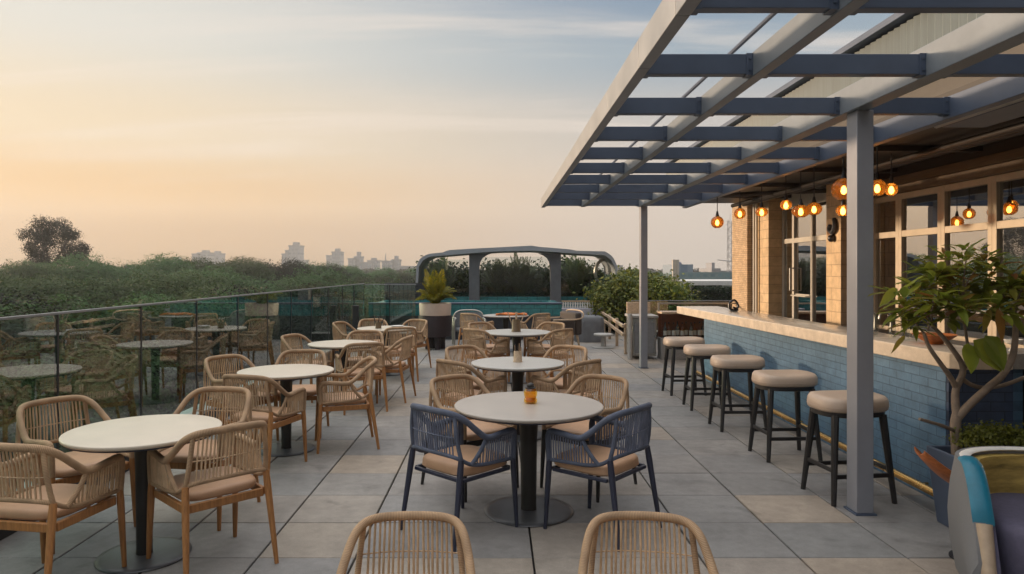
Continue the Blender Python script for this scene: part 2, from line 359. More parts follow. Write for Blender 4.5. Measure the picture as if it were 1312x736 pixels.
# terrace: dark bed, then pavers with open joints
mb = MB(); mb.box(-3.3, 14, -4, 27, -.45, -.03); tag(mb.build("terrace_slab", MT["joint"], smooth=False), kind="structure")
mb = MB()
xs = [-3.12, -2.57, -1.985, -1.405, -.83, .21, 1.19, 1.77, 2.40, 3.02, 3.62, 4.65, 5.3, 6.0, 7.0, 8.0, 9.0, 10.0, 11.0, 12.0, 13.0, 14.0]
ys = [4.02 + .56 * k for k in range(-14, 41)]
for i in range(len(xs) - 1):
    for j in range(len(ys) - 1):
        if xs[i] > 5.5 and ys[j] < 13.2: continue
        g = .0062
        x0, x1, y0, y1 = xs[i] + g, xs[i + 1] - g, ys[j] + g * .7, ys[j + 1] - g * .7
        dz = R.uniform(-.0012, .0012); c = .004
        def ring(k, z): return [(x0 + k, y0 + k, z), (x1 - k, y0 + k, z), (x1 - k, y1 - k, z), (x0 + k, y1 - k, z)]
        mb.loft([ring(0, -.028), ring(0, -c + dz), ring(c, dz)])
tag(mb.build("terrace_floor", MT["paver"], smooth=False), kind="structure")
mb = MB(); mb.box(-3.25, 14, -3.9, 26.9, -13.2, -.46); tag(mb.build("building_podium", MT["terracewall"], smooth=False), "plain rendered building block below the roof terrace", "building")

# ---------------------------------------------------------------- glass railing
def railing(name, label, A, B, ztop, div, first=0):
    A = Vector(A); B = Vector(B); d = (B - A); Lg = d.length; d.normalize(); ang = math.atan2(d.y, d.x)
    t = thing(name, label, "railing", A, ang)
    cuts = [0] + div + [Lg]
    for i in range(len(cuts) - 1):
        m_ = MB(); m_.box(cuts[i] + .012, cuts[i + 1] - .012, -.008, .008, .2, ztop); m_.build("glass_panel", MT["railglass"], t, smooth=False)
    for c in div:
        m_ = MB(); m_.box(c - .009, c + .009, -.012, .012, .2, ztop - .002); m_.build("mullion", MT["black"], t, smooth=False)
    m_ = MB(); m_.box(0, Lg, -.013, .013, ztop, ztop + .018); m_.build("cap_rail", MT["edge"], t, bevel=.003)
    m_ = MB(); m_.box(-.0, Lg, -.11, .085, .0, .17); m_.build("kerb_base", MT["black"], t, bevel=.004)
    m_ = MB(); m_.box(.0, Lg, -.12, .10, .172, .205); m_.build("kerb_capping", MT["curbtop"], t, bevel=.004)
    return t
railing("glass_railing", "long green tinted glass railing down the tree side of the terrace", (-3.2, -3.4, 0), (-3.2, 16.5, 0), 1.36,
        [y + 3.4 for y in (-2, -.85, .3, 1.45, 2.6, 3.8, 4.99, 6.16, 7.3, 8.46, 9.55, 10.65, 11.8, 13.0, 14.2, 15.35)])
railing("glass_railing", "short glass railing across the terrace end beside the dark slatted screen", (-3.18, 16.5, 0), (-1.95, 16.5, 0), 1.34, [.6])
railing("glass_railing", "low glass railing at the far right behind the bar end", (3.3, 16.9, 0), (9.0, 16.9, 0), .93, [1.2, 2.4, 3.6, 4.8])

mb = MB(); mb.box(-3.02, -2.90, 14.3, 14.42, 0, .93); mb.box(-3.025, -2.895, 14.295, 14.425, .9305, .95)
tag(mb.build("bollard", MT["black"], bevel=.006), "square black bollard standing beside the glass railing near its far corner", "bollard")

# dark screen, pool behind the end of the terrace
t = thing("slatted_screen", "dark horizontal slatted screen wall standing beyond the glass corner", "screen", (0, 0, 0))
mb = MB(); mb.box(-3.15, -2.05, 19.24, 19.3, 0, 1.33); mb.build("backing", MT["navywall"], t)
mb = MB()
for k in range(12): mb.box(-3.16, -2.04, 19.2, 19.238, .04 + k * .108, .13 + k * .108)
mb.build("slats", MT["navywall"], t, bevel=.004)
t = thing("raised_pool", "raised turquoise tiled plunge pool across the end of the terrace", "pool", (0, 0, 0))
mb = MB(); mb.box(-3.1, 1.55, 16.72, 19.0, 0, .58); mb.build("plinth", MT["navywall"], t, smooth=False)
mb = MB(); mb.box(-3.12, 1.57, 16.70, 16.9, .582, .86); mb.box(1.37, 1.57, 16.902, 18.8, .582, .86); mb.box(-3.12, -2.92, 16.902, 18.8, .582, .86); mb.box(-3.12, 1.57, 18.802, 19.0, .582, .86); mb.build("tiled_wall", MT["tealtile"], t, smooth=False)
mb = MB(); mb.box(-2.918, 1.368, 16.904, 18.8, .584, .80); mb.build("water", MT["water"], t, smooth=False)
mb = MB(); mb.box(-3.14, 1.59, 16.68, 16.92, .863, .9); mb.build("coping", MT["steelblue"], t, bevel=.006)
t = thing("baluster_planter", "pale lilac planter wall topped by a white baluster rail", "planter", (0, 0, 0))
mb = MB(); mb.box(1.62, 2.62, 18.5, 18.8, 0, .66); mb.build("planter_wall", MT["lilac"], t, bevel=.01)
mb = MB(); mb.box(1.75, 2.62, 18.6, 18.66, .83, .87); mb.build("top_rail", MT["palewood"], t)
mb = MB()
for k in range(13): mb.lathe([(.018, 0), (.03, .03), (.016, .08), (.03, .13), (.018, .168)], 8, (1.79 + k * .066, 18.63, .661))
mb.build("balusters", MT["white"], t)

# ---------------------------------------------------------------- canopy pavilion
t = thing("canopy_pavilion", "low pavilion with curved grey roof, two flared pillars and glass walls", "pavilion", (0, 0, 0))
Yc = 20.5
def cp(px, py): v = at(px, py, Yc); return (v.x, v.z)
roof = [cp(535, 362), cp(536, 341), cp(541, 331), cp(551, 326), cp(572, 324), cp(574, 321.5), cp(605, 319.5), cp(640, 317.8), cp(683, 315.5), cp(686, 317), cp(730, 320.5), cp(733, 322), cp(773, 323), cp(782, 330), cp(787, 341), cp(788, 352)]
inn = [cp(785, 352), cp(784, 342), cp(779, 333), cp(771, 327.5), cp(733, 325.5), cp(683, 322), cp(640, 322.8), cp(605, 325.2), cp(553, 329.5), cp(545, 333), cp(539, 342), cp(538, 362)]
poly = roof + inn
n = len(roof); mi = len(inn)
mb = MB()
# band between outer and inner outline, as quads along the arch (resample to the same count)
def resample(P, n):
    P = [Vector((p[0], 0, p[1])) for p in P]; Ls = [0]
    for a, b in zip(P, P[1:]): Ls.append(Ls[-1] + (b - a).length)
    out = []
    for k in range(n):
        s = Ls[-1] * k / (n - 1); i = 0
        while i < len(Ls) - 2 and Ls[i + 1] < s: i += 1
        u = (s - Ls[i]) / max(1e-9, Ls[i + 1] - Ls[i]); q = P[i].lerp(P[i + 1], min(1, max(0, u))); out.append((q.x, q.z))
    return out
ro = resample(roof, 60); ri = resample(inn[::-1], 60)
rings = []
for a, b in zip(ro, ri): rings.append([(a[0], Yc - .5, a[1]), (a[0], Yc + 1.6, a[1]), (b[0], Yc + 1.6, b[1]), (b[0], Yc - .5, b[1])])
mb.loft(rings); mb.build("roof", MT["roofgrey"], t, angle=30)
for px, sgn in ((608, 1), (711, -1)):
    mb = MB(); pts = []
    w = 6.5
    prof = [(395, 0, w), (360, 0, w), (342, 0, w), (336, .6 * sgn, w + .6), (331, 2 * sgn, w + 2), (327.5, 4.5 * sgn, w + 4.5), (325.2, 7.5 * sgn, w + 7.5)]
    rr = []
    for py, off, ww in prof:
        a = cp(px + off - ww, py); b = cp(px + off + ww, py)
        z = 0.0 if py == 395 else a[1]
        rr.append([(a[0], Yc - .3, z), (b[0], Yc - .3, z), (b[0], Yc + .0, z), (a[0], Yc + .0, z)])
    mb.loft(rr); mb.build("pillar", MT["pillargrey"], t, angle=50)
for xa, xb, zt in ((538.5, 600, 330), (616, 703, 326.5), (719, 783, 331)):
    a = cp(xa, 400); b = cp(xb, zt)
    mb = MB(); mb.box(a[0], b[0], Yc + .30, Yc + .315, .9, b[1] - .06); mb.build("glass_wall", MT["canopyglass"], t, smooth=False)
mb = MB(); c = at(774, 350, Yc + .5)
mb.tube([(c.x + .27 * math.cos(a), c.y, c.z + .40 * math.sin(a)) for a in [2 * PI * k / 28 for k in range(28)]], .05, 8, closed=True); mb.build("ring_frame", MT["alu"], t)
mb = MB(); mb.box(cp(536, 0)[0], cp(787, 0)[0], Yc + .1, Yc + .5, 0, .9); mb.build("base_wall", MT["tealtile"], t, smooth=False)

# ================================================================== pergola
PG = thing("pergola", "slate blue steel pergola over the bar carried on two square posts", "pergola", (0, 0, 0))
Y0, Y1 = -1.2, 11.95
def beam(name, x0, x1, z0, z1, mat, ya=Y0, yb=Y1): m_ = MB(); m_.box(x0, x1, ya, yb, z0, z1); return m_.build(name, mat, PG, bevel=.004)
ebs = [Y0, .9, 2.95, 3.72, 4.75, 5.72, 6.75, 7.75, 8.8, 9.8, 10.9, Y1]
eb = MB()
for a, b in zip(ebs, ebs[1:]): eb.box(.765, .83, a + .0025, b - .0025, 2.775, 2.935)
eb.build("edge_beam", MT["edge"], PG, bevel=.003)
beam("beam", 1.455, 1.525, 2.785, 2.925, MT["beamgrey"])
beam("beam", 2.44, 2.56, 2.785, 2.965, MT["beamgrey"])
beam("beam", 3.22, 3.30, 2.765, 2.925, MT["steelblue"])
mb = MB(); mb.tube([(1.37, Y0, 2.955), (1.37, Y1, 2.955)], .013, 8); mb.build("tension_rod", MT["steelblue"], PG)
for k in range(-3, 10):
    y = 2.96 + k * .985
    if k == 9: y = 11.88
    mb = MB(); mb.box(.82, 3.23, y - .032, y + .032, 2.80, 2.915); ra = mb.build("rafter", MT["steelblue"], PG, bevel=.003)
    for xb in (.852, 1.437, 1.543, 2.422, 2.578, 3.202):
        mb = MB(); mb.box(xb - .018, xb + .018, y - .038, y + .038, 2.794, 2.918)
        for zb in (2.825, 2.89): mb.box(xb - .007, xb + .007, y - .046, y + .046, zb - .007, zb + .007)
        mb.build("bracket", MT["steelblue"], ra, smooth=False)
for y in (4.785, 12.0 - .13):
    mb = MB(); mb.box(2.47, 2.585, y - .07, y + .07, .012, 2.784); p = mb.build("post", MT["post"], PG, bevel=.004)
    mb = MB(); mb.box(2.455, 2.60, y - .085, y + .085, .001, .012); mb.build("foot_plate", MT["steelblue"], p)


# ================================================================== bar building
BL = thing("bar_building", "tan bar building with corrugated roof edge and framed windows above the counter", "building", (0, 0, 0))
# roof with corrugated fascia
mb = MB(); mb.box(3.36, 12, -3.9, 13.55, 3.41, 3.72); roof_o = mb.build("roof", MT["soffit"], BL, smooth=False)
mb = MB(); zz = []; y = -3.9; k = 0
while y < 13.55:
    zz.append((3.335 if k % 2 else 3.31, y)); y += .045; k += 1
rings = [[(x, yy, 3.395), (x, yy, 3.70), (3.355, yy, 3.70), (3.355, yy, 3.395)] for x, yy in zz]
mb.loft(rings); mb.build("corrugated_fascia", MT["corr"], roof_o, smooth=False)
mb = MB(); mb.box(3.24, 3.40, -3.9, 13.6, 3.722, 3.76); mb.box(3.27, 3.33, -3.9, 13.6, 3.775, 3.80); mb.build("roof_trim", MT["steelblue"], roof_o, bevel=.004)
mb = MB(); mb.box(3.70, 3.74, -3.9, 12.6, 3.0, 3.408); mb.build("fascia_board", MT["fasciaboard"], BL)
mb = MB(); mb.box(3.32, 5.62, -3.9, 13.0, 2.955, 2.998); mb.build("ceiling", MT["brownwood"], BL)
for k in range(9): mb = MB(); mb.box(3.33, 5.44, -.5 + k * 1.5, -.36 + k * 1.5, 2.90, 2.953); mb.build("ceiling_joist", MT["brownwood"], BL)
for x, z in ((4.25, 2.85), (4.45, 2.87)):
    mb = MB(); mb.tube([(x, -3, z), (x, 12.4, z)], .035, 10); mb.build("ceiling_pipe", MT["brownwood"], BL)
mb = MB(); mb.tube([(3.45, 10.9, 2.87), (5.4, 9.95, 2.87)], .035, 10); mb.build("ceiling_pipe", MT["brownwood"], BL)
# walls
mb = MB(); mb.box(4.55, 5.1, 12.5, 13.3, 0, 2.954); mb.build("brick_pier", MT["roughbrick"], BL, smooth=False)
mb = MB(); mb.box(4.70, 5.1, 11.9, 12.498, 0, 2.953); mb.build("tiled_wall", MT["tanblock"], BL, smooth=False)
for y, x in ((12.44, 4.655), (12.33, 4.66)):
    mb = MB(); mb.tube([(x, y, .02), (x, y, 2.95)], .024, 10); mb.build("downpipe", MT["frame2"], BL)
mb = MB(); mb.box(4.60, 5.12, 9.2, 9.6, 0, 2.953); mb.build("tiled_pier", MT["tanblock"], BL, smooth=False)
mb = MB(); mb.box(4.6, 4.88, 9.192, 9.199, 0, 2.952); mb.build("pier_face", MT["tanblockx"], BL, smooth=False)
mb = MB(); mb.box(5.62, 12, 13.0, 13.3, 0, 3.4); mb.box(11.7, 12, -3.9, 13, 0, 3.4); mb.build("rear_wall", MT["interior"], BL, smooth=False)
mb = MB(); mb.box(8.6, 8.7, -3.8, 12.9, .01, 2.95); mb.build("room_wall", MT["interior"], BL, smooth=False)
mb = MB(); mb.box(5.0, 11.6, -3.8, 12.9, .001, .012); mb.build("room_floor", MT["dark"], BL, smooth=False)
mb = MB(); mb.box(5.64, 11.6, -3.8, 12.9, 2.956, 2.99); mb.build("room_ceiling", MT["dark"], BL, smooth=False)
# window wall, X = 5.0
mb = MB(); mb.box(4.93, 5.12, -3.9, 9.17, 2.64, 2.735); mb.build("lintel", MT["lintel"], BL, bevel=.004)
mb = MB(); mb.box(4.91, 5.12, -3.9, 9.17, 2.738, 2.835); mb.build("lintel", MT["lintel"], BL, bevel=.004)
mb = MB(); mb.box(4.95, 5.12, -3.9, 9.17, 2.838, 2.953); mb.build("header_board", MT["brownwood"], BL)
mb = MB(); mb.box(4.98, 5.12, -3.9, 9.17, 0, .9); mb.build("low_wall", MT["lintel"], BL)
mull = [9.12, 8.53, 7.71, 6.91, 6.11, 5.31, 4.51, 3.71, 2.91, 2.11, 1.31, .51, -.29, -1.09]
for a, b in zip(mull, mull[1:]):
    mb = MB(); mb.box(5.0, 5.08, b + .032, b + .095, .902, 2.638); mb.box(5.0, 5.08, a - .032, a + .031, .902, 2.638)
    mb.box(5.002, 5.078, b + .095, a - .032, 2.098, 2.175); mb.box(5.002, 5.078, b + .095, a - .032, 2.565, 2.637); mb.box(5.002, 5.078, b + .095, a - .032, .903, .97)
    w_ = mb.build("window", MT["frame"], BL, bevel=.004)
    mb = MB(); mb.box(5.035, 5.043, b + .097, a - .034, 2.177, 2.563); mb.build("upper_pane", MT["winglass"], w_, smooth=False)
    mb = MB(); mb.box(5.035, 5.043, b + .097, a - .034, .972, 2.096); mb.build("lower_pane", MT["winglass"], w_, smooth=False)
# door wall X = 4.95
cols = [11.86, 11.45, 10.78, 9.97]
fr = MB()
for c in cols: fr.box(4.93, 5.0, c - .035, c + .035, .012, 2.72)
fr.box(4.929, 5.001, 9.64, 11.895, 2.722, 2.953)
for a, b in zip(cols, cols[1:]): fr.box(4.932, 4.998, b + .036, a - .036, 2.14, 2.22)
dr = fr.build("glazed_door", MT["frame2"], BL, bevel=.004)
for a, b in zip(cols, cols[1:]):
    mb = MB(); mb.box(4.96, 4.968, b + .037, a - .037, 2.222, 2.72); mb.build("upper_pane", MT["doorglass"], dr, smooth=False)
    mb = MB(); mb.box(4.96, 4.968, b + .037, a - .037, .03, 2.138); mb.build("lower_pane", MT["doorglass"], dr, smooth=False)
mb = MB(); mb.tube([(4.93, 11.42, 1.35), (4.87, 11.42, 1.35), (4.87, 11.42, 1.72), (4.93, 11.42, 1.72)], .014, 8); mb.tube([(4.925, 11.42, 1.27), (4.88, 11.40, 1.27), (4.88, 10.85, 1.27), (4.925, 10.82, 1.27)], .014, 8); mb.build("door_handle", MT["frame2"], dr)
mb = MB(); mb.box(4.935, 4.985, 10.86, 11.36, 1.265, 1.30); mb.build("door_rail", MT["frame2"], dr)
# tower of dark framed things seen in the glass is reflection; ornaments on the pier
for zc, ry, lab in ((2.29, .075, "curled dark metal hook ornament high on the tiled pier"), (2.12, .05, "small round blue grey knob ornament below the hook on the tiled pier")):
    mb = MB()
    if ry > .06: mb.tube(catmull([(4.59, 9.36, zc + .10), (4.57, 9.30, zc + .04), (4.56, 9.30, zc - .05), (4.57, 9.38, zc - .09), (4.57, 9.46, zc - .04), (4.58, 9.43, zc + .02)], 5), [.012] + [.03] * 24 + [.012], 8)
    else: mb.sphere((4.565, 9.38, zc), ry, 14, 10); mb.lathe([(.03, .04), (.02, .09)], 8, (4.575, 9.38, zc))
    tag(mb.build("wall_ornament", MT["orn"]), lab, "ornament")
# gutter box at near right
t = thing("roof_gutter", "grey metal gutter duct running under the roof beside the bar", "duct")
mb = MB(); mb.box(3.62, 3.98, 3.2, 5.6, 2.845, 2.952); mb.build("duct", MT["steelblue"], t, bevel=.01)
mb = MB(); mb.tube([(3.58, 3.2, 2.86), (3.58, 5.6, 2.86)], .022, 8); mb.build("duct_pipe", MT["alu"], t)

# ---------------------------------------------------------------- the bar
BR = thing("bar_counter", "long bar clad in blue painted blocks under a pale stone top", "bar", (0, 0, 0))
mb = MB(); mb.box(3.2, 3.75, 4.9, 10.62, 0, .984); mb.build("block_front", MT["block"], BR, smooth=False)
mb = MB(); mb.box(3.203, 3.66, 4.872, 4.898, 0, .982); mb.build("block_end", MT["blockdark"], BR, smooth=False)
mb = MB(); mb.box(3.76, 5.0, 4.75, 4.95, .0, .98); mb.build("service_panel", MT["black"], BR, smooth=False)
zt, zb = 1.10, .986
outl = [(3.20, 4.84), (3.72, 4.80), (3.95, 4.80), (3.95, 11.22), (2.94, 11.22)]
fx = lambda y: 2.93 + (3.19 - 2.93) * max(0, min(1, (11.2 - y) / 6.3)) ** 1.15
edge_pts = [(fx(y), y) for y in [11.2 - k * .4 for k in range(16)]]
out = edge_pts + [(3.20, 4.86), (3.26, 4.80), (3.60, 4.795), (3.60, 11.22), (2.96, 11.22)]
mb = MB()
def offs(z, k): 
    cx, cy = 3.4, 8; return [(x + (k if x < cx else -k), y + (k if y < cy else -k), z) for x, y in out]
mb.loft([offs(zb, .004), offs(zb + .006, 0), offs(zt - .008, 0), offs(zt - .002, .003), offs(zt, .008)])
mb.build("stone_top", MT["stone"], BR, angle=25)
mb = MB(); mb.box(3.605, 4.9, 4.80, 5.15, .99, 1.099); mb.build("grey_slab", MT["stonegrey"], BR, bevel=.004)
mb = MB(); mb.box(3.75, 3.98, 5.16, 10.6, .80, .86); mb.build("work_shelf", MT["steel"], BR)
mb = MB(); mb.tube([(3.05, 3.6, .13), (3.05, 10.6, .13)], .029, 14); fr_ = mb.build("foot_rail", MT["brass"], BR)
mb = MB()
for k in range(6):
    y = 5.1 + k * 1.05; mb.tube([(3.05, y, .125), (3.13, y, .10), (3.199, y, .10)], .009, 8)
mb.build("rail_brackets", MT["brass"], fr_)
t = thing("back_counter", "dark back counter with steel taps behind the bar", "counter")
mb = MB(); mb.box(4.32, 4.88, 5.3, 9.15, 0, .90); mb.build("cabinet", MT["dark"], t, smooth=False)
mb = MB(); mb.box(4.28, 4.88, 5.28, 9.16, .902, .94); mb.build("worktop", MT["black"], t, bevel=.004)
for y in (8.2, 8.55):
    mb = MB(); mb.tube(catmull([(4.7, y, .94), (4.7, y, 1.12), (4.66, y, 1.17), (4.58, y, 1.16), (4.56, y, 1.10)], 5), .014, 8); mb.build("tap", MT["alu"], t)

# barware
def tumbler(x, y, r, h, lab):
    mb = MB(); mb.lathe([(r * .86, .001), (r, h), (r - .004, h), (r * .8, .02), (.001, .016)], 20, (x, y, 1.10)); tag(mb.build("drinking_glass", MT["clear"]), lab, "glass", "clear glasses at the near end of the bar")
tumbler(3.32, 6.05, .035, .20, "tall clear glass on the bar, the one closest to the pergola post")
tumbler(3.38, 5.88, .035, .21, "tall clear glass on the bar between two other tall glasses")
tumbler(3.40, 5.72, .036, .20, "tall clear glass on the bar right beside the dark bowl")
mb = MB(); mb.lathe([(.06, .001), (.065, .012), (.12, .045), (.16, .075), (.152, .078), (.10, .045), (.001, .025)], 24, (3.47, 5.45, 1.10)); tag(mb.build("serving_bowl", MT["scoop"]), "wide reddish brown wooden bowl on the bar behind the potted tree", "bowl")
mb = MB(); mb.lathe([(.02, 0), (.055, .004), (.06, .012), (.02, .02), (.001, .02)], 20, (3.36, 6.25, 1.102)); tag(mb.build("ash_dish", MT["bluerope"]), "small blue dish on the bar beside the pergola post", "dish")
t = thing("footed_cup", "white footed cup on the grey slab of the bar end", "cup", (3.72, 4.95, 1.10))
mb = MB(); mb.lathe([(.032, .001), (.026, .008), (.014, .03), (.016, .045), (.05, .06), (.06, .085), (.056, .086), (.04, .064), (.001, .06)], 24); mb.build("cup_bowl", MT["white"], t)
t = thing("coil_sculpture", "small dark coiled metal sculpture at the far end of the bar", "sculpture", (3.35, 9.75, 1.10))
mb = MB(); mb.tube(catmull([(.0, 0, .06 + .0), (.05, 0, .04), (.07, 0, .09), (.02, .0, .16), (-.05, 0, .12), (-.05, .0, .05), (0, 0, .02), (.07, 0, .03)], 6), .016, 8); mb.build("coil", MT["orn"], t)
mb = MB(); mb.lathe([(.06, .0), (.06, .014), (.02, .02)], 16); mb.build("foot", MT["orn"], t)

# pendant lamps
def pendant(x, y, z, r, sz, label, top):
    r *= .84; t = thing("pendant_lamp", label, "lamp", (x, y, z), R.uniform(0, 6), "amber glass pendant lamps over the bar")
    mb = MB(); mb.lathe([(r * .42 if i == 0 else max(.001, r * math.sin(a)), -sz * r * math.cos(a)) for i, a in enumerate([.42 + (PI - .42 - .25) * k / 11 for k in range(12)])], 24, cap=False); mb.build("lamp_shade", MT["amber"], t)
    mb = MB(); mb.lathe([(.001, -.045), (.018, -.036), (.027, -.012), (.022, .016), (.012, .036), (.001, .04)], 14, (0, 0, -.005)); mb.build("bulb", MT["amberlit"], t)
    mb = MB(); mb.lathe([(r * .30, sz * r * .93), (r * .30, sz * r * .99), (.02, sz * r + .03), (.012, sz * r + .07)], 16); mb.build("cap", MT["orn"], t)
    mb = MB(); mb.tube([(0, 0, sz * r + .05), (0, 0, top - z)], .006, 6); mb.build("stem", MT["black"], t)
for px, py, X, r, sz, lab, top in (
    (919, 285, 3.26, .11, 1.0, "round amber lamp hanging alone at the far end, against the sky", 2.765),
    (948, 274, 3.42, .095, 1.0, "round amber lamp in front of the rough brick pier", 2.95),
    (976, 272, 3.50, .095, .8, "squat amber lamp in front of the tiled wall left of the door", 2.95),
    (1007, 263, 3.62, .085, .9, "amber lamp above the glass door at its left jamb", 2.95),
    (1026, 271, 3.56, .12, .75, "largest squat amber lamp of the cluster before the door glass", 2.95),
    (1043, 268, 3.85, .11, .85, "amber lamp at the right of the cluster beside the tiled pier", 2.95),
    (1081, 243, 3.42, .135, 1.0, "big amber globe lamp half hidden by the pergola post", 2.95),
    (1080, 270, 3.80, .085, .9, "small amber lamp low behind the pergola post beside the big globe", 2.95),
    (1124, 241, 3.75, .10, 1.0, "amber lamp peeping out right of the pergola post", 2.95),
    (1142, 243, 4.10, .075, 1.1, "small amber lamp in front of the dark lintel right of the post", 2.90)):
    Y = X * F / (px - CX); v = at(px, py, Y); pendant(v.x, v.y, v.z, r, sz, lab, top)

# ---------------------------------------------------------------- stools
def make_stool():
    t = thing("bar_stool", "x", "stool", (0, 0, 0), 0, "bar stools along the bar")
    def ring(k, z, dz=0):
        P = []
        for i in range(40):
            a = 2 * PI * i / 40; c, s = math.cos(a), math.sin(a); e = 2 / 2.8
            x = .275 * k * math.copysign(abs(c) ** e, c); y = .20 * k * math.copysign(abs(s) ** e, s)
            P.append((x, y, z + dz * (.9 * (x / .275) ** 2 + .5 * (y / .2) - .2)))
        return P
    mb = MB(); mb.loft([ring(.94, .655), ring(.99, .668), ring(1, .70), ring(.985, .73, .006), ring(.93, .75, .012), ring(.8, .757, .016), ring(.5, .752, .014), ring(.2, .747, .008)]); mb.build("seat_cushion", MT["stoolseat"], t, angle=70)
    mb = MB(); mb.tube([(.275 * .99 * math.copysign(abs(math.cos(a)) ** (2 / 2.8), math.cos(a)), .2 * .99 * math.copysign(abs(math.sin(a)) ** (2 / 2.8), math.sin(a)), .688) for a in [2 * PI * k / 40 for k in range(40)]], .004, 6, closed=True); mb.build("piping", MT["stoolseat"], t)
    mb = MB(); mb.loft([ring(.86, .615), ring(.9, .62), ring(.9, .652)]); mb.build("seat_frame", MT["darkleg"], t)
    L = {}
    for sx in (-1, 1):
        for sy in (-1, 1):
            a = Vector((sx * .185, sy * .135, .63)); b = Vector((sx * .235, sy * .195, 0)); L[sx, sy] = (a, b)
            mb = MB(); mb.tube([b, a.lerp(b, .5), a], [.018, .024, .028], 8); mb.build("leg", MT["darkleg"], t)
    pt = lambda sx, sy, z: L[sx, sy][1].lerp(L[sx, sy][0], z / .63)
    for (p, q, z) in (((-1, -1), (1, -1), .20), ((-1, 1), (1, 1), .20), ((-1, -1), (-1, 1), .24), ((1, -1), (1, 1), .24)):
        mb = MB(); mb.bar(pt(*p, z), pt(*q, z), .018, .03); mb.build("stretcher", MT["darkleg"], t, bevel=.003)
    return t
MT["stoolseat"] = M("beige stool leather", (.52, .40, .31), .42, var=.08, scale=4, bump=.12, bscale=160, rnd=.05)
st = make_stool()
for i, (x, y, rz, lab) in enumerate(((2.61, 5.12, .12, "beige bar stool partly hidden by the near pergola post"), (2.60, 6.22, .05, "beige bar stool second along the bar from the near pergola post"),
    (2.57, 7.35, .02, "middle beige bar stool of the row of five along the bar"), (2.57, 8.42, -.03, "beige bar stool fourth along the bar from the near pergola post"),
    (2.56, 9.42, .06, "beige bar stool nearest the far end of the bar"))):
    place(st if i == 0 else copy_tree(st), (x, y, 0), rz, lab)

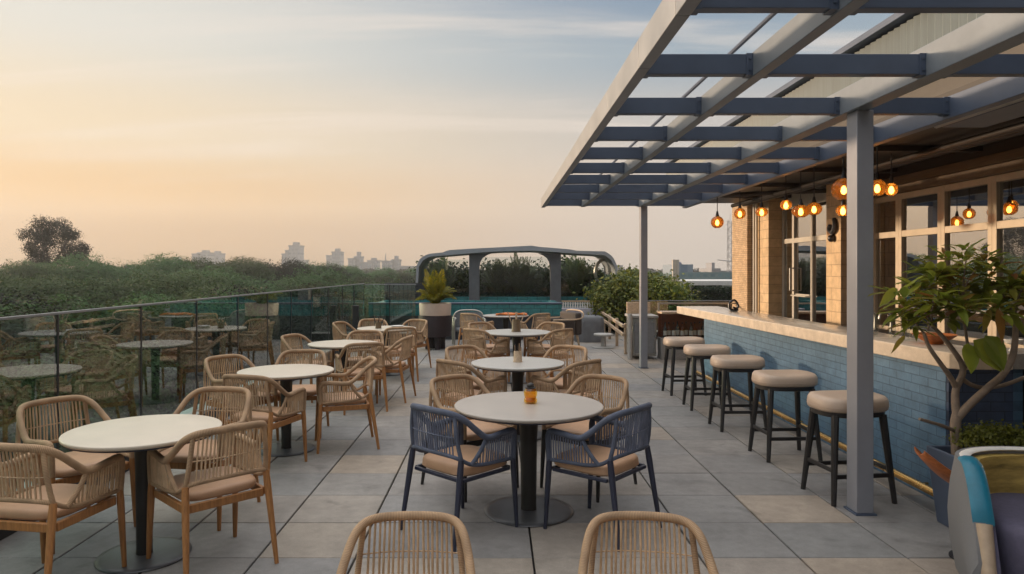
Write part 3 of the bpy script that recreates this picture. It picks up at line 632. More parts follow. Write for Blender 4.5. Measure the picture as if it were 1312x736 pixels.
# ================================================================== chairs
def make_chair(name, rope, cord, legm, seatm, slim=False):
    t = thing(name, "x", "chair")
    RR = random.Random(3)
    # seat pad
    def ring(k, z):
        P = []
        for i in range(32):
            a = 2 * PI * i / 32; c, s = math.cos(a), math.sin(a); e = 2 / 4.5
            P.append((.245 * k * math.copysign(abs(c) ** e, c) * (1 + .04 * s), .02 + .25 * k * math.copysign(abs(s) ** e, s), z))
        return P
    mb = MB(); z0 = .404 if slim else .425
    mb = MB(); mb.loft([ring(.96, z0), ring(1.02 if slim else 1, z0 + .012), ring(1, .455), ring(.97, .468), ring(.88, .474), ring(.5, .470), ring(.15, .466)]); mb.build("seat", seatm, t, angle=60)
    mb = MB()
    fz, fh = (.392, .022) if slim else (.40, .045)
    mb.bar((-.245, .235, fz), (.245, .235, fz), .026, fh); mb.bar((-.235, -.235, fz), (.235, -.235, fz), .026, fh)
    mb.bar((-.255, .222, fz), (-.245, -.222, fz), .026, fh); mb.bar((.255, .222, fz), (.245, -.222, fz), .026, fh)
    mb.build("seat_frame", legm, t, bevel=.004)
    FT = lambda s: Vector((s * .272, .245, .46)); RT = lambda s: Vector((s * .25, -.245, .525))
    for s in (-1, 1):
        for a, b in ((FT(s), Vector((s * .282, .275, 0))), (RT(s), Vector((s * .278, -.335, 0)))):
            mb = MB(); mb.tube([b, b + (a - b) * .3, b + (a - b) * .85, a], [.0135, .0175, .0225, .020], 10); mb.build("leg", legm, t, angle=70)
    # wrapped frame
    H = [(.272, .247, .45), (.277, .252, .56), (.279, .248, .615), (.281, .222, .642), (.284, .12, .640), (.287, .02, .632), (.287, -.05, .640), (.275, -.13, .695), (.257, -.20, .752), (.235, -.25, .785), (.202, -.288, .804), (.15, -.312, .812), (.08, -.322, .815)]
    top = [Vector(p) for p in H] + [Vector((0, -.325, .816))] + [Vector((-p[0], p[1], p[2])) for p in H[::-1]]
    top = catmull(top, 4)
    mb = MB(); mb.tube(top, .0205, 12)
    Lw = [(.272, .245, .455), (.274, .10, .462), (.268, -.06, .468), (.258, -.17, .488), (.247, -.238, .522), (.20, -.272, .54), (.10, -.285, .545)]
    low = catmull([Vector(p) for p in Lw] + [Vector((0, -.288, .546))] + [Vector((-p[0], p[1], p[2])) for p in Lw[::-1]], 4)
    mb.tube(low, .0125, 10)
    for s in (-1, 1):
        mb.tube(catmull([(s * .248, -.240, .515), (s * .241, -.262, .60), (s * .230, -.275, .70), (s * .218, -.276, .790)], 4), .0145, 10)
        mb.tube(catmull([(s * .286, -.04, .640), (s * .281, -.075, .58), (s * .272, -.125, .52), (s * .262, -.165, .482)], 4), .014, 10)
    mb.build("wrapped_frame", rope, t, angle=70)
    # cords
    def on(path, key, val, side=None, cond=None):
        best = None
        for a, b in zip(path, path[1:]):
            if cond and not (cond(a) and cond(b)): continue
            u, v = a[key], b[key]
            if (u - val) * (v - val) <= 0 and abs(u - v) > 1e-7:
                best = a.lerp(b, (val - u) / (v - u)); break
        return best
    mb = MB()
    for k in range(18):
        x = -.205 + .41 * k / 17
        a = on(top, 0, x * .92, cond=lambda p: p.y < -.27); b = on(low, 0, x * .96 + RR.uniform(-.005, .005), cond=lambda p: p.y < -.23)
        if not a or not b: continue
        m = a.lerp(b, .5) + Vector((0, .006, 0))
        mb.tube([a, m, b], .0058, 5, cap=False)
    for s in (-1, 1):
        for k in range(13):
            y = -.035 + .262 * k / 12
            a = on(top, 1, y, cond=lambda p: p.x * s > .2 and p.z > .6); b = on(low, 1, y * .98 + RR.uniform(-.005, .005), cond=lambda p: p.x * s > .2)
            if a and b: mb.tube([a, a.lerp(b, .5) + Vector((s * .003, 0, 0)), b], .0056, 5, cap=False)
        for k in range(4):
            u = (k + .7) / 4.4
            a = Vector((s * .286, -.04, .640)).lerp(Vector((s * .262, -.165, .482)), u); b = on(low, 1, -.045 - .10 * u, cond=lambda p: p.x * s > .2)
            if b: mb.tube([a, b], .0056, 5, cap=False)
    for z in (.66,):
        mb.tube(catmull([(-.225, -.272, z), (-.11, -.298, z), (0, -.302, z), (.11, -.298, z), (.225, -.272, z)], 4), .0035, 5, cap=False)
    mb.build("cords", cord, t, angle=80)
    return t
G = "rope armchairs round the cafe tables"
tan = make_chair("rope_armchair", MT["rope"], MT["cord"], MT["teak"], MT["tanseat"])
tand = make_chair("rope_armchair", MT["rope"], MT["cord"], MT["darkleg"], MT["tanseat"])
blue = make_chair("rope_armchair", MT["bluerope"], MT["bluecord"], MT["navy"], MT["tanseat"], True)
used = set(); RJ = random.Random(4)
def chair(proto, x, y, fx, fy, lab, g=G):
    o = proto if id(proto) not in used else copy_tree(proto)
    used.add(id(proto))
    return place(o, (x, y, 0), math.atan2(-fx, fy) + RJ.uniform(-.07, .07), lab, g, (.91, .91, 1))

def make_table(topm):
    t = thing("cafe_table", "x", "table")
    mb = MB(); r = .485; mb.lathe([(r - .012, .722), (r - .002, .728), (r, .736), (r, .742), (r - .003, .7455), (r - .012, .7465), (r * .5, .7466), (.001, .7466)], 72); mb.build("tabletop", topm, t, angle=70)
    mb = MB(); mb.lathe([(r - .02, .712), (r - .011, .7215), (.001, .7215)][:2], 72); mb.build("underside", MT["navy"], t)
    mb = MB(); mb.lathe([(.052, .016), (.050, .05), (.056, .5), (.066, .70), (.16, .711)], 20); mb.build("pedestal", MT["darkleg"], t, angle=50)
    mb = MB(); mb.lathe([(.288, .001), (.292, .006), (.288, .012), (.25, .0155), (.08, .017), (.06, .018)], 56); mb.build("base_plate", MT["base"], t, angle=60)
    return t
GT = "round pedestal cafe tables"
tcream, ttaupe, tpale = make_table(MT["cream"]), make_table(MT["taupe"]), make_table(MT["pale"])
def table(proto, x, y, lab, sc=1.0):
    o = proto if id(proto) not in used else copy_tree(proto)
    used.add(id(proto)); return place(o, (x, y, 0), 0, lab, GT, (sc, sc, 1))

# row along the glass railing
table(tcream, -2.08, 4.05, "cream round table by the glass railing, the one nearest the camera", .88)
for (x, y, fx, fy, w) in ((-2.39, 3.66, .12, .99, "with its back to the camera, railing side"), (-1.66, 3.98, -.74, .66, "with its back to the aisle, front edge"),
                          (-2.72, 4.42, .87, -.5, "against the glass, facing the camera"), (-2.02, 4.72, -.08, -1, "facing the camera, aisle side")):
    chair(tan, x, y, fx, fy, "tan rope armchair at the nearest cream table " + w)
table(tcream, -1.98, 6.45, "cream round table by the railing, second from the camera", .9)
for (x, y, fx, fy, w) in ((-2.0, 5.88, .22, .97, "with its back to the camera"), (-1.48, 6.62, -.95, -.3, "on its aisle side"), (-2.52, 6.72, .8, -.6, "against the glass"), (-2.05, 7.1, .05, -1, "on its far side")):
    chair(tan, x, y, fx, fy, "tan rope armchair at the second cream railing table, " + w)
table(tcream, -1.98, 8.85, "cream round table by the railing, third from the camera", .92)
for (x, y, fx, fy, w) in ((-1.66, 8.36, -.35, .93, "with its back to the camera"), (-2.5, 9.05, .95, -.3, "against the glass"), (-1.85, 9.5, .05, -1, "facing the camera"), (-1.43, 9.0, -.95, .1, "on its aisle side")):
    chair(tan, x, y, fx, fy, "tan rope armchair at the third cream railing table, " + w)
table(tcream, -1.80, 11.2, "cream round table by the railing, farthest of the row before the pot plant", .98)
for (x, y, fx, fy, w) in ((-1.52, 10.62, -.3, .95, "with its back to the camera"), (-2.38, 11.35, .95, -.2, "against the glass"), (-1.52, 11.75, -.5, -.85, "on its aisle side"), (-2.12, 11.85, .25, -.97, "facing the camera")):
    chair(tan, x, y, fx, fy, "tan rope armchair at the farthest cream railing table, " + w)
# middle row
table(ttaupe, .22, 4.8, "large taupe round table with an amber jar, between two navy chairs", 1.07)
chair(blue, -.23, 4.50, .72, .69, "navy rope armchair with tan seat, left one at the taupe table", "navy armchairs")
chair(blue, .67, 4.50, -.72, .69, "navy rope armchair with tan seat, right one at the taupe table", "navy armchairs")
chair(tand, -.20, 5.34, .62, -.78, "tan rope armchair behind the taupe table, left of the amber jar")
chair(tand, .70, 5.34, -.62, -.78, "tan rope armchair behind the taupe table, right of the amber jar")
table(tpale, .21, 7.0, "pale grey round table in the middle row just behind the taupe one", .98)
for (x, y, fx, fy, w) in ((-.26, 6.72, .7, .72, "near left side"), (.68, 6.72, -.7, .72, "near right side"), (-.25, 7.55, .6, -.8, "far left side"), (.68, 7.55, -.6, -.8, "far right side")):
    chair(tan, x, y, fx, fy, "tan rope armchair at the pale grey table behind the taupe one, " + w)
table(tpale, .30, 10.5, "pale grey round table in the middle row, in line with the planter", 1.1)
for (x, y, fx, fy, w) in ((-.18, 10.25, .7, .72, "near left side"), (.80, 10.25, -.7, .72, "near right side"), (-.15, 11.1, .6, -.8, "far left side"), (.78, 11.1, -.6, -.8, "far right side")):
    chair(tan, x, y, fx, fy, "tan rope armchair at the third middle-row table, " + w)
table(tpale, .18, 14.4, "pale round table with an orange cloth in front of the pool", 1.0)
for (x, y, fx, fy, w) in ((-.42, 13.9, .6, .8, "left one"), (.75, 13.95, -.6, .8, "right one")):
    chair(tan, x, y, fx, fy, "tan rope armchair at the farthest middle table by the pool, " + w)
# front pair
cA = chair(tan, -.335, 2.47, .03, -1, "tan rope armchair back rising at the bottom edge, left of the pair")
cB = chair(tan, .55, 2.47, -.05, -1, "tan rope armchair back rising at the bottom edge, right of the pair")
for o in (cA, cB): o.scale = (.84, .84, .86)

# ---------------------------------------------------------------- things on the tables
t = thing("amber_jar", "amber glass jar with a dark lid on the taupe table", "jar", (.235, 4.84, .747)); t.scale = (1.3, 1.3, 1.3)
mb = MB(); mb.lathe([(.030, .001), (.036, .006), (.036, .02), (.031, .03), (.036, .042), (.037, .06), (.031, .075), (.026, .08), (.022, .078), (.028, .06), (.028, .01), (.001, .008)], 22); mb.build("jar_body", MT["amberg"], t)
mb = MB(); mb.lathe([(.001, .009), (.027, .009), (.027, .032), (.001, .033)], 16); mb.build("filling", M("amber wax", (.62, .40, .05), .3), t)
mb = MB(); mb.sphere((0, 0, .094), .021, 14, 8, .8); mb.lathe([(.028, .080), (.029, .086), (.012, .09)], 16); mb.build("lid", MT["darkleg"], t)
t = thing("menu_caddy", "small tan wooden caddy on the pale grey table behind the taupe one", "caddy", (.21, 7.02, .747))
mb = MB(); mb.lathe([(.05, .001), (.045, .01), (.04, .11), (.036, .112), (.036, .02), (.001, .018)], 14); mb.build("cup", MT["palewood"], t)
for k in range(5):
    a = k * 1.3; mb = MB(); mb.tube([(.02 * math.cos(a), .02 * math.sin(a), .02), (.035 * math.cos(a), .035 * math.sin(a), .15 + .01 * k)], .006, 6); mb.build("stick", MT["darkleg"] if k % 2 else MT["rope"], t)
t = thing("menu_caddy", "tall brown wooden caddy on the third middle-row table", "caddy", (.29, 10.5, .747))
mb = MB(); mb.lathe([(.075, .001), (.07, .01), (.062, .19), (.055, .19), (.055, .02), (.001, .02)], 14); mb.build("cup", MT["lintel"], t)
for k in range(4):
    a = k * 1.6; mb = MB(); mb.tube([(.03 * math.cos(a), .03 * math.sin(a), .02), (.13 * math.cos(a), .05 * math.sin(a), .30)], .009, 6); mb.build("stick", MT["palewood"], t)
mb = MB(); 
pts = []
for i in range(9):
    for j in range(5):
        pts.append((-.33 + .082 * i, -.12 + .06 * j, .03 + .012 * math.sin(i * 1.3 + j) + (.015 if 0 < i < 8 else 0)))
fs = [(i * 5 + j, (i + 1) * 5 + j, (i + 1) * 5 + j + 1, i * 5 + j + 1) for i in range(8) for j in range(4)]
mb.add(pts, fs); o = mb.build("folded_cloth", MT["orange"], loc=(.30, 14.35, .745)); sm = o.modifiers.new("thick", "SOLIDIFY"); sm.thickness = .03; sm.offset = -1
tag(o, "orange folded cloth lying on the farthest middle table by the pool", "cloth")
t = thing("plate_stack", "small pile of white plates on the farthest cream table by the railing", "plates", (-1.62, 11.15, .747))
for k in range(3):
    mb = MB(); mb.lathe([(.06, 0), (.10, .012), (.103, .016), (.06, .006), (.001, .006)], 22, (0, 0, .001 + .012 * k)); mb.build("plate", MT["white"], t)
t = thing("menu_caddy", "small dark caddy with crossed sticks on the farthest cream table by the railing", "caddy", (-1.92, 11.1, .747))
mb = MB(); mb.lathe([(.05, .001), (.045, .10), (.04, .10), (.04, .02), (.001, .02)], 12); mb.build("cup", MT["lintel"], t)
for k in range(3):
    mb = MB(); mb.tube([(-.03 + .03 * k, 0, .03), (-.08 + .09 * k, .02, .2)], .008, 6); mb.build("stick", MT["darkleg"], t)

# ---------------------------------------------------------------- pot plant on the terrace
t = thing("palm_planter", "two tone planter, cream bowl on a dark plum stand, with a yellow green palm", "planter", (-1.33, 14.75, 0), .2)
mb = MB(); mb.lathe([(.30, .27), (.335, .28), (.36, .40), (.362, .58), (.352, .715), (.33, .72)], 40); mb.build("stand", MT["potdark"], t, angle=50)
for a in (0.2, 1.77, 3.34, 4.91):
    mb = MB(); mb.tube([(.17 * math.cos(a), .17 * math.sin(a), 0), (.15 * math.cos(a), .15 * math.sin(a), .275)], [.055, .075], 10); mb.build("leg", MT["potdark"], t)
mb = MB(); mb.lathe([(.325, .722), (.335, .728), (.345, .97), (.34, .985), (.318, .985), (.315, .93), (.001, .93)], 44); mb.build("pot", MT["pot"], t, angle=40)
mb = MB(); mb.lathe([(.316, .932), (.2, .945), (.001, .955)], 20); mb.build("soil", MT["soil"], t)
def frond_mesh(seed, count, L0, L1, z0, s0=.22, s1=.84, lw=.0085, ll0=.19):
    fr = MB(); RF = random.Random(seed)
    for k in range(count):
        a = 2 * PI * k * .618 + RF.uniform(-.2, .2); sp = RF.uniform(s0, s1); Lf = RF.uniform(L0, L1); up = 1.25 - .75 * sp
        dirv = Vector((math.cos(a), math.sin(a), 0)); path = []
        for i in range(11):
            u = i / 10; path.append(Vector((0, 0, z0)) + dirv * (Lf * sp * .82 * u ** 1.25 + .04) + Vector((0, 0, Lf * (up * u - (.30 + .35 * sp) * u * u * sp))))
        fr.tube(path, [.007, .002], 4, cap=False)
        side = dirv.cross(Vector((0, 0, 1)))
        for i in range(2, 41):
            u = i / 40; q = path[min(9, int(u * 10))].lerp(path[min(10, int(u * 10) + 1)], u * 10 - int(u * 10)); tg = (path[min(10, int(u * 10) + 1)] - path[max(0, int(u * 10) - 1)]).normalized()
            ll = ll0 * math.sin(PI * (.12 + .84 * u)) + .02
            for s in (-1, 1):
                d = (side * s * .75 + tg * .75 + Vector((0, 0, RF.uniform(-.05, .25)))).normalized(); w = tg * lw
                fr.add([q - w, q + d * ll * .5 - w * 1.1 + Vector((0, 0, .01)), q + d * ll - Vector((0, 0, .03)), q + d * ll * .5 + w * 1.1 + Vector((0, 0, .01))], [(0, 1, 2, 3)])
    return fr
frond_mesh(21, 32, .55, .85, .93).build("fronds", MT["frond"], t, smooth=False)

# ---------------------------------------------------------------- far terrace furniture
t = thing("mesh_lounge_chair", "grey mesh lounge chair with a rounded frame in front of the pool", "chair", (-.62, 15.3, 0), .1)
mb = MB(); mb.tube(catmull([(-.36, .25, .02), (-.36, .26, .40), (-.33, .30, .66), (-.22, .34, .76), (.0, .36, .78), (.22, .34, .76), (.33, .30, .66), (.36, .26, .40), (.36, .25, .02)], 5), .018, 8); mb.tube(catmull([(-.34, -.28, .02), (-.34, -.28, .56), (-.30, -.1, .62), (-.34, .26, .62)], 4), .016, 8); mb.tube(catmull([(.34, -.28, .02), (.34, -.28, .56), (.30, -.1, .62), (.34, .26, .62)], 4), .016, 8); mb.build("frame", MT["alu"], t)
rings = []
for i in range(13):
    x = -.33 + .66 * i / 12; y = .31 - .5 * x * x; h = .74 - 1.2 * max(0, abs(x) - .2) ** 1.3
    rings.append([(x, y, .30), (x, y + .02, .30), (x, y + .05, h), (x, y + .03, h)])
mb = MB(); mb.loft(rings); mb.build("backrest", MT["mesh"], t)
mb = MB(); mb.box(-.31, .31, -.26, .26, .33, .40); mb.build("seat", MT["mesh"], t, bevel=.03)
for s in (-1, 1):
    mb = MB(); mb.box(s * .335 - .008, s * .335 + .008, -.26, .25, .14, .60); mb.build("side_panel", MT["mesh"], t)
def lounge(x, y, rz, lab):
    t = thing("upholstered_armchair", lab, "armchair", (x, y, 0), rz)
    mb = MB(); mb.box(-.36, .36, .2, .36, .30, .78); mb.build("backrest", MT["brownup"], t, bevel=.04)
    for s in (-1, 1):
        mb = MB(); mb.box(s * .31 - .055, s * .31 + .055, -.33, .195, .30, .62); mb.build("armrest", MT["brownup"], t, bevel=.03)
    mb = MB(); mb.box(-.25, .25, -.34, .19, .31, .46); mb.build("seat", MT["brownup"], t, bevel=.04)
    mb = MB(); mb.tube(catmull([(-.37, -.35, .64), (-.37, .3, .65), (-.3, .38, .8), (.3, .38, .8), (.37, .3, .65), (.37, -.35, .64)], 5), .016, 8); mb.build("frame_rail", MT["palewood"], t)
    for sx in (-1, 1):
        for sy in (-1, 1):
            mb = MB(); mb.tube([(sx * .33, sy * .31, 0), (sx * .28, sy * .27, .31)], [.018, .032], 8); mb.build("leg", MT["palewood"], t)
lounge(1.35, 14.9, -1.15, "dark brown upholstered armchair with pale wooden legs right of the pool table")
t = thing("covered_grill", "appliance wrapped in a creased grey tarpaulin at the end of the pool", "grill", (2.2, 16.35, 0))
RT_ = random.Random(5); rings = []
for z, w, d in ((0, .36, .30), (.12, .345, .29), (.28, .335, .275), (.45, .33, .27), (.56, .315, .25), (.60, .25, .20), (.615, .1, .08)):
    rg = []
    for i in range(36):
        a = 2 * PI * i / 36; c, s = math.cos(a), math.sin(a); k = 1 + .035 * math.sin(i * 2.3 + z * 3) + RT_.uniform(-.012, .012)
        rg.append((w * k * math.copysign(abs(c) ** .55, c), d * k * math.copysign(abs(s) ** .55, s), z + RT_.uniform(0, .01)))
    rings.append(rg)
mb = MB(); mb.loft(rings); mb.build("tarpaulin", MT["tarp"], t, angle=50)
mb = MB(); mb.tube([(.12, -.1, .60), (.16, -.12, .72), (.27, -.14, .80)], .014, 8); mb.build("handle", MT["black"], t)
mb = MB(); mb.lathe([(.24, 0), (.25, .01), (.06, .03), (.05, .24), (.17, .255), (.21, .265), (.215, .29), (.20, .305), (.001, .31)], 28, (2.32, 15.0, 0)); tag(mb.build("stone_side_table", MT["curbtop"]), "low round grey stone side table beside the tarpaulin covered grill", "side table")
t = thing("rail_fence", "low two rail pale wooden fence leading back from the steel cabinet", "fence", (0, 0, 0))
for z in (.57, .40):
    mb = MB(); mb.bar((2.52, 13.72, z), (2.78, 18.3, z), .05, .06); mb.build("rail", MT["palewood"], t, bevel=.006)
for u in (.02, .35, .68, .98):
    x = 2.52 + .26 * u; y = 13.72 + 4.58 * u; mb = MB(); mb.box(x + .03, x + .09, y - .03, y + .03, 0, .62); mb.build("post", MT["palewood"], t, bevel=.006)
# service station with bottles
t = thing("service_cabinet", "grey steel service cabinet with rounded corner post past the far pergola post", "cabinet", (0, 0, 0))
mb = MB(); mb.box(2.56, 3.02, 13.0, 13.6, .06, .78); mb.build("body", MT["steel"], t, bevel=.012)
mb = MB(); mb.box(2.53, 3.05, 12.97, 13.63, .782, .83); mb.build("worktop", MT["curbtop"], t, bevel=.008)
mb = MB(); mb.box(2.60, 2.98, 12.985, 12.998, .12, .70); mb.build("door", MT["mesh"], t, bevel=.004)
mb = MB(); mb.box(2.56, 3.02, 13.54, 13.6, .831, 1.06); mb.build("back_panel", MT["palewood"], t, bevel=.006)
mb = MB(); mb.tube([(2.51, 12.98, 0), (2.51, 12.98, .86)], .045, 12); mb.build("corner_post", MT["curbtop"], t)
t = thing("bottle_display", "low bottle display shelf with red brown backboard behind the bar stools", "shelf", (0, 0, 0))
mb = MB(); mb.box(3.12, 4.45, 13.3, 13.36, .0, .86); mb.build("backboard", MT["rust"], t)
mb = MB(); mb.box(3.1, 4.45, 12.95, 13.297, 0, .40); mb.build("plinth", MT["stonegrey"], t, bevel=.006)
mb = MB(); mb.box(3.1, 4.45, 12.93, 13.38, .862, .90); mb.build("top_board", MT["palewood"], t, bevel=.004)
mb = MB(); mb.box(3.1, 4.45, 12.94, 12.95, .42, .84); mb.build("front_glass", MT["clear"], t, smooth=False)
mb = MB(); mb.box(3.07, 4.6, 13.1, 13.13, 1.04, 1.07); mb.box(3.07, 3.10, 13.1, 13.13, .901, 1.04); mb.box(4.42, 4.45, 13.1, 13.13, .901, 1.04); mb.build("guard_rail", MT["alu"], t)
def bottle(mat):
    t = thing("bottle", "x", "bottle", (0, 0, 0), 0, "bottles on the low display shelf")
    mb = MB(); mb.lathe([(.034, .001), (.038, .006), (.038, .17), (.030, .20), (.014, .225), (.013, .29), (.001, .29)], 14); mb.build("body", mat, t)
    mb = MB(); mb.lathe([(.0388, .05), (.0388, .14)], 14, cap=False); mb.build("paper_band", MT["labelw"], t)
    mb = MB(); mb.lathe([(.0145, .27), (.0145, .30), (.001, .30)], 10); mb.build("stopper", MT["darkleg"], t)
    return t
b1, b2, b3 = bottle(MT["darkg"]), bottle(MT["amberg"]), bottle(MT["clear"])
for i in range(15):
    p = (b1, b2, b3)[i % 3]
    o = p if id(p) not in used else copy_tree(p)
    used.add(id(p)); kind = ("dark glass", "amber glass", "clear glass")[i % 3]
    place(o, (3.2 + i * .082, 13.08 + .05 * (i % 2), .401), i, kind + " bottle with a pale paper band on the low display shelf", "bottles on the low display shelf", (1, 1, .95 + .1 * R.random()))

# ---------------------------------------------------------------- tub chair in the near right corner
t = thing("tub_chair", "tub chair in grey woven fabric with teal trimmed arm and plum seat", "armchair", (2.84, 3.33, 0), -.36)
N = 40
def U(k):   # plan of the shell: left front -> round the back -> right front
    u = k / (N - 1)
    s = u * 2 - 1
    if abs(s) < .5:
        a = (s / .5) * PI / 2; return Vector((math.sin(a) * .46, .14 + math.cos(a) * .34, 0)), a
    y = .14 - (abs(s) - .5) / .5 * .42
    return Vector((math.copysign(.46 + .02 * (abs(s) - .5), s), y, 0)), math.copysign(PI / 2, s)
def Hh(k):
    s = abs(k / (N - 1) * 2 - 1)
    z = .700 if s < .62 else .700 - .40 * ((s - .62) / .38) ** 1.7
    return z
def shell(o0, o1, zlo, zhi, name, mat, k0=0, k1=N, bulge=0):
    rings = []
    for k in range(k0, k1):
        p, a = U(k); nrm = Vector((math.sin(a), max(0, math.cos(a)), 0)); h = Hh(k)
        z0 = zlo(h); z1 = zhi(h)
        ring = []
        for f in (0, .25, .5, .75, 1): q = p + nrm * (o1 + bulge * math.sin(PI * f)); ring.append((q.x, q.y, z0 + (z1 - z0) * f))
        for f in (1, .5, 0): q = p + nrm * o0; ring.append((q.x, q.y, z0 + (z1 - z0) * f))
        rings.append(ring)
    mb = MB(); mb.loft(rings); return mb.build(name, mat, t, angle=50)
shell(-.02, .03, lambda h: .10, lambda h: h - .002, "outer_shell", MT["greyshell"], bulge=.035)
shell(-.075, -.022, lambda h: .12, lambda h: h - .03, "inner_back", MT["gold"], 8, N - 8)
shell(-.06, -.022, lambda h: .12, lambda h: h - .03, "inner_arm", MT["plum"], 0, 9)
shell(-.06, -.022, lambda h: .12, lambda h: h - .03, "inner_arm", MT["plum"], N - 9, N)
def trim(k0, k1, mat, name, w=.034):
    rings = []
    for k in range(k0, k1):
        p, a = U(k); nrm = Vector((math.sin(a), max(0, math.cos(a)), 0)); h = Hh(k)
        rg = []
        for i in range(10):
            b = 2 * PI * i / 10; q = p + nrm * (-.012 + math.cos(b) * (w + .012)); rg.append((q.x, q.y, h - .006 + math.sin(b) * w * .62))
        rings.append(rg)
    mb = MB(); mb.loft(rings); mb.build(name, mat, t, angle=60)
trim(2, 10, MT["tealtrim"], "arm_trim"); trim(9, N - 9, MT["white"], "back_rim", .016); trim(N - 10, N - 2, MT["tealtrim"], "arm_trim")
for ka, kb in ((0, 2), (N - 1, N - 3)):
    p, a = U(ka); s = math.copysign(1, p.x); h = Hh(ka); p2, a2 = U(kb)
    mb = MB(); mb.tube(catmull([(p.x - .012 * s, p.y + .012, .10), (p.x - .012 * s, p.y + .008, .2), (p.x - .012 * s, p.y + .012, h - .05), (p.x - .012 * s, p.y + .025, h - .01), (p2.x - .012 * s, p2.y, Hh(kb) - .008)], 6), .041, 14, flat=.85); mb.build("arm_front", MT["beigetrim"], t, angle=70)
mb = MB()
def sr(k, z): return [(.40 * k * math.copysign(abs(math.cos(a)) ** .55, math.cos(a)), .06 + .37 * k * math.copysign(abs(math.sin(a)) ** .6, math.sin(a)), z) for a in [2 * PI * i / 40 for i in range(40)]]
mb.loft([sr(.95, .12), sr(1, .16), sr(1, .42), sr(.96, .455), sr(.85, .472), sr(.5, .468), sr(.1, .462)]); mb.build("seat_cushion", MT["plum"], t, angle=60)
for sx in (-1, 1):
    for y in (-.2, .3):
        mb = MB(); mb.tube([(sx * .34, y, 0), (sx * .31, y, .12)], [.014, .022], 8); mb.build("leg", MT["teak"], t)
# carved wooden scoop on a stand
t = thing("wooden_scoop_stand", "orange brown carved wooden scoop leaning out behind the tub chair", "wooden scoop", (2.66, 4.0, .02))
rings = []
for i in range(16):
    u = i / 15; cx_ = -.20 + .42 * u; cz = .62 - .20 * u - .05 * math.sin(PI * u); w = .085 * math.sin(PI * (.12 + .80 * u)) ** .6 + .008
    rg = []
    for j in range(11):
        b = PI + PI * j / 10; rg.append((cx_ + .0, math.cos(b) * w, cz + math.sin(b) * w * .75))
    for j in range(10, -1, -1):
        b = PI + PI * j / 10; rg.append((cx_ + .0, math.cos(b) * (w - .012), cz + .004 + math.sin(b) * (w - .012) * .7))
    rings.append(rg)
mb = MB(); mb.loft(rings); sc_ = mb.build("scoop", MT["scoop"], t, angle=60)
mb = MB(); mb.tube([(.10, 0, -.018), (.10, 0, .41)], .018, 10); mb.lathe([(.11, -.019), (.11, -.008), (.02, .0)], 24, (.10, 0, 0)); mb.build("stand", MT["black"], t)

# ================================================================== vegetation
def leafquad(mb, c, s, rng, asp=.55, d=None, flat=0):
    d = d or Vector((rng.gauss(0, 1), rng.gauss(0, 1), rng.gauss(0, .6))).normalized()
    n = Vector((rng.gauss(0, 1), rng.gauss(0, 1), rng.gauss(0, 1) + flat)); w = d.cross(n)
    w = w.normalized() * (s * asp * .5) if w.length > 1e-4 else Vector((s * .3, 0, 0))
    mb.add([c - d * s * .5, c + w, c + d * s * .5, c - w], [(0, 1, 2, 3)])
def crown(lobes, per, ln, size, seed, inner=.35):
    """leaf faces in twig-sized clumps spread over and inside a set of uneven lobes"""
    g = random.Random(seed); mb = MB()
    for (c, r) in lobes:
        c = Vector(c); r = Vector(r)
        nc = int(per * (r.x * r.y * r.z) ** (2 / 3.))
        for k in range(nc):
            d = Vector((g.gauss(0, 1), g.gauss(0, 1), g.gauss(0, 1))).normalized()
            rad = g.uniform(inner, 1) ** .5 * g.uniform(.86, 1.1)
            if d.z < -.45 and g.random() < .6: continue
            cc = c + Vector((d.x * r.x, d.y * r.y, d.z * r.z)) * rad
            cs = size * g.uniform(.9, 1.9)
            for q in range(ln):
                p = cc + Vector((g.gauss(0, cs), g.gauss(0, cs), g.gauss(0, cs * .6)))
                nn = (d * 1.5 + Vector((g.gauss(0, .6), g.gauss(0, .6), g.gauss(.3, .6)))).normalized()
                dd = nn.cross(Vector((g.gauss(0, 1), g.gauss(0, 1), g.gauss(0, 1)))).normalized(); ww = nn.cross(dd); ss = size * g.uniform(.7, 1.4)
                mb.add([p - dd * ss * .5, p + ww * ss * .3, p + dd * ss * .5, p - ww * ss * .3], [(0, 1, 2, 3)])
    return mb
def branches(h, r, lobes, seed, zfork):
    g = random.Random(seed); mb = MB()
    p = [Vector((0, 0, 0)), Vector((g.uniform(-.2, .2), g.uniform(-.2, .2), zfork * .5)), Vector((g.uniform(-.3, .3), g.uniform(-.3, .3), zfork))]
    mb.tube(catmull(p, 4), [r * 1.25, r * .8], 8)
    for c, rr in lobes:
        c = Vector(c); s = p[2] + Vector((0, 0, g.uniform(-.3, .1) * zfork * .4)); m = s.lerp(c, .5) + Vector((g.uniform(-.3, .3), g.uniform(-.3, .3), -.2))
        mb.tube(catmull([s, m, c + Vector((0, 0, rr[2] * .3))], 4), [r * .5, r * .12], 6, cap=False)
        for q in range(3):
            e = c + Vector((g.uniform(-.8, .8) * rr[0], g.uniform(-.8, .8) * rr[1], g.uniform(0, .8) * rr[2])); mb.tube([m, m.lerp(e, .5) + Vector((0, 0, .15)), e], [r * .22, r * .05], 5, cap=False)
    return mb
def lobeset(seed, n, R0, H0, spread, top=1.0):
    g = random.Random(seed); L_ = [((0, 0, H0), (R0 * .75, R0 * .75, R0 * .6))]
    for k in range(n):
        a = 2 * PI * k / n + g.uniform(-.4, .4); d = R0 * spread * g.uniform(.6, 1.05); z = H0 + g.uniform(-.38, .42) * R0 * top; rr = R0 * g.uniform(.34, .55)
        L_.append(((d * math.cos(a), d * math.sin(a), z), (rr * g.uniform(.9, 1.3), rr * g.uniform(.9, 1.3), rr * g.uniform(.65, .95))))
    return L_
